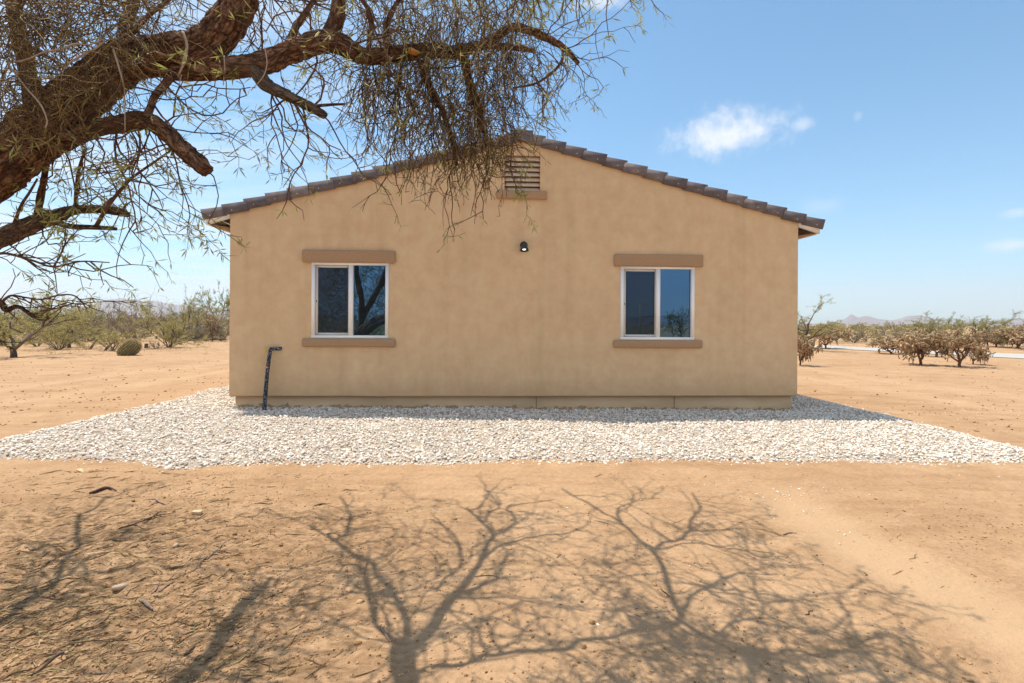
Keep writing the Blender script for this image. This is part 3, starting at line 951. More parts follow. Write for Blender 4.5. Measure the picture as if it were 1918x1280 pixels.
# trunk from its base at the left, behind the camera, to the fork
tp_, tr_ = [TO + (0, 0, -.1), TO + (.05, .15, .3), TO + (.35, .7, .95), TO + (1.2, 1.8, 1.42)], [.30, .24, .20, .15]
lp, lr = pxl([(-150, 400, 112, 1.97), (0, 308, 100, 1.98), (60, 258, 100, 2.0), (115, 211, 96, 2.02), (175, 160, 88, 2.04), (235, 115, 80, 2.06), (300, 105, 74, 2.08), (355, 98, 78, 2.10)])
limb('trunk', tp_ + lp, tr_ + lr, seg=110, smooth=56, noise=.22, keep='A', ns=4.0, relief=.014)
p_, r_ = pxl([(335, 105, 76, 2.09), (375, 92, 76, 2.10), (408, 62, 72, 2.12), (432, 25, 68, 2.12), (458, -20, 62, 2.12), (470, -90, 54, 2.10)])
p_ += [P(470, -90, 2.1) + (.12, -.05, .35), P(470, -90, 2.1) + (.4, -.2, .9), P(470, -90, 2.1) + (.9, -.3, 1.5)]; r_ += [.045, .03, .012]
limb('limb', p_, r_, seg=84, smooth=40, noise=.26, keep='U', ns=4.5, relief=.012)
p_, r_ = pxl([(300, 125, 40, 2.09), (345, 128, 44, 2.10), (430, 126, 44, 2.14), (490, 121, 46, 2.17), (540, 101, 43, 2.2), (590, 83, 44, 2.22), (626, 80, 45, 2.25), (681, 105, 34, 2.28), (736, 102, 28, 2.32), (795, 94, 27, 2.36), (850, 98, 20, 2.4), (905, 84, 15, 2.42), (940, 62, 14, 2.42), (965, 51, 13, 2.42), (1013, 66, 12, 2.42), (1054, 88, 9, 2.42), (1084, 120, 4, 2.42)])
limb('limb', p_, r_, seg=64, smooth=34, noise=.26, keep='B', ns=5.0, relief=.009)
p_, r_ = pxl([(612, 78, 34, 2.24), (630, 40, 27, 2.25), (636, 5, 25, 2.25), (640, -60, 22, 2.25)]); p_ += [P(640, -60, 2.25) + (.1, -.1, .45), P(640, -60, 2.25) + (.3, -.4, .9)]; r_ += [.016, .006]
limb('limb', p_, r_, seg=14, noise=.3, keep='C')
p_, r_ = pxl([(478, 132, 28, 2.16), (500, 160, 23, 2.15), (547, 184, 20, 2.13), (585, 203, 18, 2.12), (608, 217, 14, 2.11)])
limb('broken_limb', p_, r_, 'bark_grey', 32, 22, .30, 'E', 3.0, .005)
p_, r_ = pxl([(578, 200, 7, 2.12), (610, 197, 6, 2.1), (645, 195, 4, 2.08)]); limb('branch', p_, r_, 'bark_grey', 8, 5, .3)
p_, r_ = pxl([(75, 285, 40, 2.02), (129, 262, 36, 2.0), (168, 243, 34, 1.99), (219, 234, 34, 1.98), (273, 226, 36, 1.97), (312, 250, 33, 1.96), (344, 281, 30, 1.95), (375, 309, 28, 1.94), (389, 321, 24, 1.94)])
limb('broken_limb', p_, r_, 'bark', 48, 30, .30, 'F', 5.0, .007)
p_, r_ = pxl([(272, 222, 17, 1.97), (280, 205, 14, 1.97), (290, 180, 13, 2.0), (309, 158, 14, 2.04), (322, 140, 14, 2.07)]); limb('branch', p_, r_, 'bark', 10, 6, .3, 'F2')
p_, r_ = pxl([(-180, 520, 50, 2.15), (-60, 474, 34, 2.12), (0, 447, 30, 2.1), (59, 421, 27, 2.1), (109, 404, 22, 2.1), (137, 394, 17, 2.1), (176, 392, 15, 2.1), (215, 395, 14, 2.1), (240, 402, 10, 2.1)])
limb('broken_limb', [TO + (.5, .75, .85), TO + (1.1, 1.9, 1.3)] + p_, [.09, .065] + r_, 'bark_grey', 40, 26, .26, 'G', 5, .006)
p_, r_ = pxl([(90, 410, 14, 2.1), (110, 417, 11, 2.09), (133, 424, 10, 2.08), (176, 426, 9, 2.08), (218, 429, 6, 2.08)]); limb('broken_limb', p_, r_, 'bark_grey', 10, 6, .3)
thin = [
    [(180, 424, 7, 2.08), (203, 385, 6.5, 2.06), (238, 342, 6, 2.04), (254, 328, 5, 2.03), (299, 297, 4, 2.0), (330, 275, 3, 1.98)],
    [(66, 418, 11, 2.1), (72, 392, 10, 2.08), (76, 367, 10, 2.06), (82, 338, 9, 2.04), (88, 300, 8, 2.02)],
    [(20, 437, 6, 2.1), (39, 387, 5, 2.07), (55, 361, 4, 2.05), (70, 335, 3, 2.03)],
    [(141, 390, 6, 2.1), (143, 355, 5.5, 2.09), (148, 318, 5, 2.08), (160, 280, 4, 2.06)],
    [(68, 215, 30, 2.06), (60, 180, 27, 2.08), (49, 117, 25, 2.12), (36, 60, 24, 2.16), (22, -10, 22, 2.2), (10, -90, 18, 2.24)],
    [(240, 80, 26, 2.1), (238, 40, 22, 2.14), (250, 5, 22, 2.18), (262, -60, 18, 2.2)],
    [(248, 62, 9, 2.05), (280, 28, 8, 2.08), (310, 5, 7, 2.1), (340, -20, 6, 2.12)],
    [(790, 115, 13, 2.34), (792, 140, 12, 2.34), (814, 178, 11, 2.34), (833, 219, 10, 2.33), (847, 262, 7, 2.32), (856, 310, 4, 2.3)],
    [(868, 110, 15, 2.4), (878, 150, 14, 2.4), (890, 184, 14, 2.4), (903, 230, 13, 2.39), (914, 272, 9, 2.38)],
    [(900, 84, 12, 2.42), (950, 88, 11, 2.44), (1002, 95, 8, 2.46)],
    [(1054, 88, 6, 2.42), (1052, 115, 5.5, 2.42), (1030, 140, 5, 2.41), (1000, 158, 4, 2.4), (960, 165, 3, 2.39)],
    [(725, 95, 11, 2.3), (722, 60, 10, 2.32), (735, 20, 9, 2.34), (760, -20, 7, 2.36)],
    [(690, 95, 9, 2.28), (695, 50, 9, 2.3), (688, 15, 8, 2.3), (660, -20, 7, 2.3)],
    [(540, 92, 14, 2.2), (555, 50, 10, 2.22), (575, 20, 9, 2.24), (600, -20, 7, 2.26)],
    [(-40, 540, 12, 2.0), (0, 566, 10, 2.0), (12, 581, 8, 2.0), (28, 575, 6.5, 2.0), (44, 579, 6, 1.99), (62, 593, 5, 1.98), (84, 600, 4, 1.97), (92, 594, 3, 1.97)],
    [(3, 566, 5, 2.0), (21, 554, 4, 2.0), (50, 558, 3.5, 2.0), (79, 561, 3.2, 2.0), (112, 553, 3, 1.99), (141, 555, 2.5, 1.98), (163, 579, 2, 1.97)],
    [(-20, 480, 6, 2.0), (10, 475, 5, 2.0), (60, 488, 4, 2.0), (100, 500, 3.5, 1.99), (150, 490, 3, 1.98), (205, 492, 2, 1.97)],
]
for k, t in enumerate(thin):
    p_, r_ = pxl(t); limb('branch', p_, r_, 'bark' if r_[0] > .012 else 'twig', 8 if r_[0] < .012 else 26, 6 if r_[0] < .012 else 16, .25, 'T%d' % k, 3.0, 0 if r_[0] < .012 else .004)

# crown above and behind the camera: branches laid out from where they throw their shade on the ground
def up_from_shade(px, py, w):
    g = G(px, py)
    h = 1.09 * (1.4 + .631 * g[1]) / .861
    return np.array([g[0] - SX * h, g[1] - SY * h, h]), w * g[1] / FPX / 2 * 1.15 + .0035


Z5 = lambda a, b, w: (a / 2.74, 840 + b / 2.74, w / 2.74)
Z6 = lambda a, b, w: (600 + a / 2.74, 840 + b / 2.74, w / 2.74)
Z7 = lambda a, b, w: (1218 + a / 2.74, 840 + b / 2.74, w / 2.74)
L1 = np.array([TO + (.25, .4, .6), TO + (.55, .6, 1.6), TO + (1.2, 1.4, 2.5), TO + (2.0, 2.6, 3.1)])
shade = {
    'S1': ('pre', [Z6(410, 1206, 105), Z6(425, 1050, 100), Z6(455, 950, 60), Z6(500, 1000, 50)][:3], None),
}
crown_lines = [
    # (points, leading 3d points with radii)
    ([Z6(410, 1230, 108), Z6(415, 1100, 104), Z6(430, 1000, 100), Z6(490, 985, 62), Z6(560, 915, 52), Z6(620, 820, 46), Z6(690, 740, 38), Z6(760, 650, 30), Z6(820, 550, 24), Z6(850, 470, 18), Z6(880, 430, 15), Z6(830, 370, 12), Z6(750, 300, 9)], [(TO + (.12, .3, .45), .13), (TO + (.3, .45, 1.0), .115), (L1[1], .10), (L1[2], .085), (L1[3], .07)]),
    ([Z6(425, 1040, 50), Z6(445, 950, 32), Z6(430, 840, 26), Z6(370, 740, 22), Z6(290, 650, 19), Z6(270, 590, 17), Z6(190, 560, 15), Z6(100, 490, 13), Z6(0, 430, 9)], []),
    ([Z6(415, 1000, 40), Z6(370, 975, 22), Z6(290, 910, 19), Z6(265, 820, 17), Z6(235, 700, 15), Z6(215, 620, 13), Z6(150, 600, 10), Z6(80, 640, 8)], []),
    ([Z6(660, 770, 14), Z6(720, 725, 13), Z6(830, 680, 12), Z6(920, 650, 10), Z6(1010, 640, 7)], []),
    ([Z6(590, 720, 12), Z6(640, 660, 11), Z6(700, 610, 10), Z6(720, 560, 10), Z6(705, 470, 9), Z6(640, 400, 8), Z6(560, 365, 6)], []),
    ([Z6(820, 560, 16), Z6(900, 490, 14), Z6(1000, 460, 12), Z6(1200, 430, 10), Z6(1340, 410, 7)], []),
    ([Z6(870, 440, 11), Z6(980, 390, 9), Z6(990, 340, 8), Z6(955, 290, 8), Z6(1050, 272, 7), Z6(1200, 250, 5)], []),
    ([Z6(840, 360, 8), Z6(880, 310, 8), Z6(915, 285, 7), Z6(880, 240, 6), Z6(840, 215, 5)], []),
    ([Z6(430, 1180, 34), Z6(520, 1135, 30), Z6(600, 1110, 28), Z6(730, 1090, 25), Z6(860, 1045, 24), Z6(1000, 1020, 22), Z6(1230, 1000, 22), Z6(1330, 945, 20), Z6(1500, 920, 18), Z6(1620, 880, 26), Z6(1780, 880, 30), Z6(1840, 830, 28), Z6(1800, 750, 25), Z6(1770, 650, 22), Z6(1740, 560, 20), Z6(1690, 480, 16), Z6(1640, 450, 14), Z6(1540, 370, 12), Z6(1440, 310, 10), Z6(1330, 250, 7), Z6(1240, 200, 5)], []),
    ([Z6(860, 1040, 10), Z6(815, 960, 8), Z6(800, 900, 5)], []),
    ([Z6(1620, 880, 14), Z6(1570, 830, 12), Z6(1640, 815, 10), Z6(1780, 800, 8)], []),
    ([Z6(1540, 370, 9), Z6(1520, 310, 8), Z6(1560, 270, 7), Z6(1640, 250, 5), Z6(1740, 245, 4)], []),
    ([Z7(10, 490, 15), Z7(60, 452, 14), Z7(130, 440, 13), Z7(190, 385, 12), Z7(200, 340, 10), Z7(250, 285, 8), Z7(210, 210, 5)], []),
    ([Z7(150, 440, 9), Z7(190, 390, 8), Z7(280, 390, 8), Z7(470, 385, 5)], []),
    ([Z7(20, 490, 9), Z7(150, 462, 9), Z7(300, 460, 8), Z7(440, 480, 7), Z7(560, 520, 6), Z7(620, 495, 5)], []),
    ([Z7(130, 800, 20), Z7(175, 760, 14), Z7(190, 720, 13), Z7(260, 680, 13), Z7(400, 615, 10), Z7(520, 600, 8), Z7(640, 600, 6)], []),
    ([Z7(260, 685, 9), Z7(400, 700, 9), Z7(550, 740, 8), Z7(740, 735, 6), Z7(800, 690, 4)], []),
    ([Z7(140, 850, 26), Z7(400, 1000, 22), Z7(600, 1110, 18), Z7(820, 1160, 14), Z7(1000, 1172, 13), Z7(1200, 1140, 11), Z7(1320, 1200, 7)], []),
    ([Z7(500, 1060, 14), Z7(700, 1000, 12), Z7(900, 1020, 10), Z7(1150, 900, 7), Z7(1300, 940, 4)], []),
    ([Z7(300, 930, 12), Z7(420, 850, 10), Z7(620, 830, 9), Z7(850, 900, 7), Z7(1020, 780, 4)], []),
    ([Z5(890, 1215, 76), Z5(1010, 1110, 74), Z5(1090, 1030, 74), Z5(1160, 930, 78), Z5(1245, 815, 70), Z5(1325, 735, 44), Z5(1400, 660, 10)], [(L1[2] + (0, 0, -.02), .09), (L1[3] + (-.45, -.5, -.05), .08)]),
    ([Z5(1280, 800, 12), Z5(1480, 800, 10), Z5(1600, 790, 9), Z5(1750, 760, 8), Z5(1850, 690, 5)], []),
    ([Z5(1050, 1110, 18), Z5(1120, 1145, 15), Z5(1230, 1180, 12), Z5(1350, 1240, 8)], []),
    ([Z5(-80, 930, 36), Z5(0, 890, 30), Z5(130, 800, 27), Z5(280, 700, 24), Z5(310, 640, 20), Z5(330, 580, 17), Z5(405, 500, 15), Z5(390, 420, 14), Z5(410, 340, 12), Z5(470, 310, 9), Z5(550, 250, 6)], [(L1[1] + (-.05, 0, -.1), .10), (L1[1] + (.05, .5, .45), .09), (L1[1] + (.1, 1.6, 1.3), .07)]),
    ([Z5(285, 690, 14), Z5(360, 650, 12), Z5(400, 620, 11), Z5(445, 560, 7)], []),
    ([Z5(400, 480, 10), Z5(500, 470, 9), Z5(600, 460, 8), Z5(720, 450, 6)], []),
    ([Z5(1900, 570, 13), Z5(1780, 520, 12), Z5(1690, 460, 10), Z5(1600, 390, 6)], []),
    ([Z5(1720, 475, 10), Z5(1780, 430, 9), Z5(1800, 340, 8), Z5(1745, 240, 5)], []),
    ([Z5(0, 700, 10), Z5(120, 640, 9), Z5(260, 590, 8), Z5(420, 560, 5)], []),
    ([Z5(130, 800, 9), Z5(330, 760, 8), Z5(520, 740, 5)], []),
]
CROWN = []
for k, (lst, pre) in enumerate(crown_lines):
    pts_, rad_ = [], []
    for p3, r3 in pre: pts_.append(p3); rad_.append(r3)
    for a, b, w in lst:
        p3, r3 = up_from_shade(a, b, w); pts_.append(p3); rad_.append(max(r3, .004))
    limb('limb' if rad_[0] > .03 else 'branch', pts_, rad_, 'bark', 10 if rad_[0] > .02 else 6, 5, .22, 'K%d' % k)
    CROWN.append(ALL.pop('K%d' % k))

# twigs and leaves
twg = MB(); lfm = MB()
LB, LD, LL, LW = [], [], [], []


def leaf_at(p_, d_, size=1.0, n=None):
    n = n or rng.integers(2, 5)
    for _ in range(n):
        dd = d_ * .55 + rng.normal(0, .55, 3) + (0, 0, -.15)
        LB.append(p_); LD.append(dd); LL.append(rng.uniform(.025, .055) * size); LW.append(rng.uniform(.0035, .006) * size)


def grow(p_, d_, L_, r_, level=0, leafy=.6, droop=.06, size=1.0, mb=twg, curl=.30, kids=.42, step_=.042, zmin=1.55):
    n_ = max(3, int(L_ / (step_ * size)))
    st = L_ / n_
    pts_ = [p_]
    d_ = d_ / np.linalg.norm(d_)
    for i in range(n_):
        d_ = d_ + rng.normal(0, curl, 3) + np.array([0, 0, -droop])
        d_ /= np.linalg.norm(d_)
        p_ = p_ + d_ * st
        if p_[2] < zmin: break
        pts_.append(p_)
        if level < 2 and i > 0 and rng.uniform() < kids:
            dd = d_ + rng.normal(0, .75, 3)
            grow(p_, dd, L_ * rng.uniform(.25, .55), r_ * .62, level + 1, leafy, droop, size, mb, curl, kids * .75, step_, zmin)
        if level >= 1 and rng.uniform() < leafy * (.55 if level == 1 else 1.0):
            leaf_at(p_, d_, size)
    if len(pts_) < 2: return
    if rng.uniform() < leafy: leaf_at(pts_[-1], d_, size)
    mb.tube(np.array(pts_) - TO, np.linspace(r_, max(r_ * .45, .0008), len(pts_)), 4 if r_ < .004 else 5, cap=False)


def sprout(key, n, lrange, r_, dirf, t0=0, t1=1, leafy=.6, droop=.06, **kw):
    pts_, rad_ = ALL[key] if isinstance(key, str) else key
    for _ in range(n):
        i = int(rng.uniform(t0, t1) * (len(pts_) - 1))
        d_ = dirf() + rng.normal(0, .45, 3)
        p_ = pts_[i] + d_ / np.linalg.norm(d_) * rad_[i] * .7
        grow(p_, d_, rng.uniform(*lrange), r_ * rng.uniform(.7, 1.3), 0, leafy, droop, **kw)


dn = lambda: np.array([.25, 0, -1.0])
dnr = lambda: np.array([.8, .1, -.7])
rt = lambda: np.array([1.0, .2, -.1])
upd = lambda: np.array([.2, .1, .9])
anyd = lambda: rng.normal(0, 1, 3)
sprout('B', 11, (.3, .7), .0038, dn, .30, .62, .45, .09, zmin=1.92)
sprout('B', 9, (.25, .5), .004, upd, .05, .62, .5, .05)
sprout('E', 9, (.3, .6), .0036, dnr, .2, 1, .45, .08, zmin=1.82)
sprout('F', 8, (.2, .5), .0035, dn, .1, .9, .5, .05)
sprout('F2', 7, (.25, .5), .0035, dnr, 0, .8, .8, .04)
sprout('F', 6, (.3, .55), .0032, dnr, .35, .7, .75, .04, zmin=1.75)
sprout('G', 5, (.2, .4), .003, upd, .55, .95, .55, .03)
sprout('G', 5, (.2, .4), .0028, dnr, .45, .8, .7, .03)
sprout('T0', 6, (.2, .38), .0026, rt, .2, 1, .8, .03)
sprout('T1', 4, (.2, .38), .0028, rt, .2, 1, .8, .03)
sprout('T3', 4, (.2, .36), .0027, rt, .2, 1, .8, .03)
sprout('T7', 8, (.2, .45), .003, dn, .2, 1, .2, .10)
sprout('T8', 8, (.2, .45), .003, dn, .2, 1, .2, .10)
sprout('B', 9, (.2, .42), .0030, dnr, .70, 1, .45, .05)
sprout('B', 6, (.14, .28), .0026, lambda: np.array([.5, .2, .6]), .72, 1, .7, .02)
sprout('T9', 3, (.12, .26), .0026, rt, .3, 1, .6, .05)
sprout('T10', 7, (.2, .42), .0032, lambda: np.array([.9, 0, -.5]), .0, .9, .45, .07)
sprout('T14', 9, (.12, .3), .0026, rt, .1, .9, .7, .02, zmin=1.40)
sprout('T15', 13, (.12, .28), .0024, rt, .05, 1, .85, .02, zmin=1.43)
sprout('T16', 15, (.18, .36), .0026, rt, .05, 1, .9, .02, zmin=1.50)
sprout('A', 7, (.3, .5), .0035, dnr, .68, .98, .75, .04)
for k_, n_ in (('T4', 7), ('T5', 5), ('T6', 5), ('T11', 6), ('T12', 6), ('T13', 6), ('U', 8), ('C', 6)):
    sprout(k_, n_, (.25, .5), .0032, anyd, .1, 1, .6, .03)
# a hanging spray in front of the vent
for q_ in ((960, 285), (985, 290), (1000, 320)):
    grow(P(q_[0] - 40, q_[1] - 90, 2.36), np.array([.45, 0, -1]), .34, .0028, 0, .9, .05)
grow(P(842, 330, 2.32), np.array([0.05, 0, -1]), .28, .003, 0, .15, .05)
# crown twigs: fuller, out of frame
n_vis = len(LB)
KW = dict(size=1.6, curl=.26, kids=.40, step_=.05)
for k, c in enumerate(CROWN):
    L_ = np.linalg.norm(np.diff(c[0], axis=0), axis=1).sum()
    nn_k = int(4 + L_ * 4.6)
    sprout(c, nn_k, (.3, .75), .0066, lambda: np.array([.1, .5, .35]) + rng.normal(0, .5, 3), .35 if c[1][0] > .05 else .1, 1, .10, .0, **dict(KW, kids=.5))
for _ in range(620):
    p3 = refl(rng.uniform(584, 730), rng.uniform(492, 596), rng.uniform(16.7, 19.5))
    grow(p3, rng.normal(0, 1, 3), rng.uniform(.25, .6), .006, 1, .9, .05, **dict(KW, size=1.7, zmin=1.1))
sprout('A', 60, (.4, .8), .005, lambda: np.array([-.7, -.6, .5]), .02, .20, .5, .0, **dict(KW, zmin=1.2))
# dense clumps of foliage in the crown
def clump(px, py, spread, n, leafy=.9):
    for _ in range(n):
        a = px + rng.normal(0, spread); b = min(max(py + rng.normal(0, spread * .45), 900), 1330)
        p3, _r = up_from_shade(a, b, 1)
        p3 = p3 + (0, 0, abs(rng.normal(0, .10)))
        grow(p3, rng.normal(0, 1, 3) + (0, .3, .2), rng.uniform(.25, .5), .005, 1, leafy, 0, **KW)


for q_ in [(q1, q2, q3, q4 if q4 > 24 else max(4, int(q4 * .6))) for q1, q2, q3, q4 in [(1290, 1185, 40, 28), (1370, 1205, 50, 30), (1470, 1240, 50, 28), (1300, 1265, 50, 26), (1440, 1290, 80, 28), (1560, 1195, 45, 22), (1690, 1210, 25, 18), (1700, 1275, 40, 12), (1150, 1285, 60, 16),
           (1100, 1045, 45, 24), (1150, 1115, 30, 16), (700, 1075, 45, 20), (740, 1110, 40, 12), (720, 935, 35, 12), (1000, 965, 50, 12), (1440, 1030, 40, 16), (1520, 1085, 60, 16), (1610, 1100, 60, 14), (1350, 960, 50, 10),
           (1220, 1030, 60, 10), (850, 1070, 70, 10), (120, 1200, 90, 14), (60, 1020, 90, 16), (470, 1230, 50, 16), (560, 1180, 50, 10), (600, 1130, 30, 8), (310, 1230, 40, 8), (1080, 1230, 120, 10)]]:
    clump(*q_)
lfm.blades(np.array(LB) - TO, np.array(LD), np.array(LL), np.array(LW))
twg.build('twigs', M['twig'], tree)
lfm.build('leaves', M['leaf'], tree)

# ------------------------------------------------------------------ mistletoe clumps
def mistletoe(name_loc, seeds, label, spreads):
    root = empty('mistletoe_clump', name_loc)
    mb = MB(); O = np.array(name_loc)
    for (pt, d_, L_, r_, dr) in seeds:
        d_ = d_ / np.linalg.norm(d_); p_ = pt
        n_ = max(4, int(L_ / .028)); pts_ = [p_]
        for i in range(n_):
            d_ = d_ + rng.normal(0, .29, 3) + np.array([0, 0, -dr]); d_ /= np.linalg.norm(d_)
            p_ = p_ + d_ * (L_ / n_); pts_.append(p_)
            if i > 0 and rng.uniform() < spreads:
                # short paired branchlets at each joint
                for s_ in (-1, 1):
                    if rng.uniform() < .6:
                        e_ = d_ * .6 + rng.normal(0, .55, 3); e_ /= np.linalg.norm(e_)
                        l2 = rng.uniform(.012, .05)
                        mid_ = p_ + e_ * l2 * .55
                        mb.tube(np.array([p_, mid_, mid_ + (e_ * .8 + (0, 0, -.25)) * l2 * .5]) - O, [r_ * .75, r_ * .7, r_ * .55], 3, cap=False)
        mb.tube(np.array(pts_) - O, np.linspace(r_, r_ * .6, len(pts_)), 4, cap=False)
    mb.build('stems', M['mistletoe'], root)
    tag(root, label, 'mistletoe')
    return root


seeds = []
def hang(x0, x1, y0, y1, d0, d1, n, lrange, r_=.0019, dr=.22, d_=None):
    for _ in range(n):
        dd = np.array([rng.normal(0, .5), rng.normal(0, .4), rng.normal(-.3, .5)]) if d_ is None else d_ + rng.normal(0, .5, 3)
        seeds.append((P(rng.uniform(x0, x1), rng.uniform(y0, y1), rng.uniform(d0, d1)), dd, rng.uniform(*lrange), r_ * rng.uniform(.75, 1.25), dr))


hang(720, 970, -10, 90, 2.2, 2.55, 260, (.18, .45))                 # knot round the limb end
hang(680, 800, -20, 60, 2.2, 2.5, 50, (.12, .3), .0017, .05)
hang(690, 760, 110, 180, 2.25, 2.45, 58, (.25, .52))
hang(790, 945, 110, 190, 2.25, 2.5, 120, (.22, .52))
hang(800, 935, 170, 260, 2.25, 2.45, 105, (.22, .42))
hang(660, 730, 115, 150, 2.2, 2.4, 46, (.18, .40))
hang(750, 800, 200, 290, 2.25, 2.35, 16, (.2, .36))
hang(850, 960, 230, 300, 2.25, 2.45, 60, (.14, .30))
hang(950, 1020, 60, 170, 2.3, 2.5, 26, (.10, .32), .0016)
hang(880, 1010, 60, 150, 2.3, 2.5, 70, (.15, .38))
mistletoe(P(850, 95, 2.38), seeds, 'tangled olive brown mistletoe hanging in a curtain before the roof ridge', .75)
seeds = []
hang(0, 270, -20, 60, 1.75, 2.1, 270, (.12, .34), .0019, .04)
hang(0, 230, 60, 170, 1.72, 1.98, 170, (.10, .28), .0017, .06)
hang(0, 120, 180, 270, 1.72, 1.90, 100, (.06, .15), .0017, .04)
hang(-20, 70, 0, 220, 1.8, 2.2, 90, (.12, .28), .0018, .04)
hang(240, 330, -10, 60, 1.95, 2.2, 30, (.10, .25), .0016, .04)
mistletoe(P(120, 110, 1.9), seeds, 'bushy mistletoe clump covering the thick trunk in the upper left corner', .45)
# bleached dead twigs caught on the limb
for t in [[(15, 118, 3, 1.75), (50, 112, 4, 1.745), (80, 99, 4, 1.74), (118, 92, 4, 1.735), (140, 83, 4, 1.73), (168, 84, 3, 1.73), (192, 74, 2.5, 1.73)], [(118, 125, 3, 1.74), (140, 112, 4.5, 1.735), (160, 100, 5, 1.73), (178, 92, 4, 1.73), (192, 80, 3, 1.73)], [(15, 120, 4, 1.75), (45, 160, 4, 1.74), (75, 195, 4, 1.73), (88, 225, 3.5, 1.73), (85, 240, 3, 1.73)],
          [(212, 92, 4, 1.76), (225, 135, 4, 1.75), (233, 170, 3, 1.75), (234, 245, 2, 1.75)], [(342, 60, 6, 1.95), (350, 85, 7, 1.94), (345, 115, 7, 1.93), (335, 140, 4, 1.93)], [(340, 140, 2, 1.93), (333, 170, 1.5, 1.93)], [(496, 90, 3, 2.0), (500, 120, 3, 1.99), (492, 145, 2.5, 1.99), (470, 170, 2, 1.98)], [(420, 105, 3, 2.0), (421, 130, 3, 1.99), (418, 160, 2, 1.99)]]:
    p_, r_ = pxl(t); dt = MB(); dt.tube(np.array(p_) - TO, np.array(r_) * .8, 6, 6, .45, int(t[0][0]), nscale=14)
    dt.build('dead_twig', M['dead_twig'], tree)
# torn orange heartwood where a twig broke off
hw = MB()
p_, r_ = pxl([(768, 95, 14, 2.26), (778, 99, 11, 2.255), (786, 100, 5, 2.25)]); hw.tube(np.array(p_) - TO, r_, 8, 4, .4, 8)
M['heart'] = simple('torn_wood', (.50, .19, .04), (.62, .30, .08), 30, .8, .4, .005)
hw.build('torn_wood', M['heart'], tree)
# ------------------------------------------------------------------ desert plants
M['shrub_leaf'] = leaf_mat('shrub_leaf', [(0, (.27, .23, .075)), (.5, (.42, .36, .125)), (1, (.58, .50, .21))], .4)
M['tree_leaf'] = leaf_mat('desert_tree_leaf', [(0, (.20, .20, .045)), (.5, (.33, .31, .08)), (1, (.48, .44, .14))], .4)
M['grey_leaf'] = leaf_mat('grey_scrub_leaf', [(0, (.24, .20, .12)), (1, (.42, .36, .23))], .3)
M['stem'] = per_island('shrub_stem', [(0, (.055, .038, .028)), (.6, (.12, .085, .06)), (1, (.22, .16, .11))], .9)
M['bare'] = per_island('bare_stem', [(0, (.11, .072, .055)), (1, (.27, .19, .145))], .9)
M['cholla_old'] = simple('cholla_trunk', (.09, .042, .022), (.19, .095, .05), 14, .9, .5, .02)
M['cholla'] = per_island('cholla_joint', [(0, (.22, .14, .08)), (.5, (.37, .265, .145)), (1, (.54, .42, .235))], .9, (30, .6))
M['spine'] = per_island('cholla_spine', [(0, (.38, .27, .14)), (1, (.70, .58, .37))], .7)
M['fruit'] = per_island('cholla_fruit', [(0, (.27, .11, .06)), (1, (.42, .27, .13))], .9)


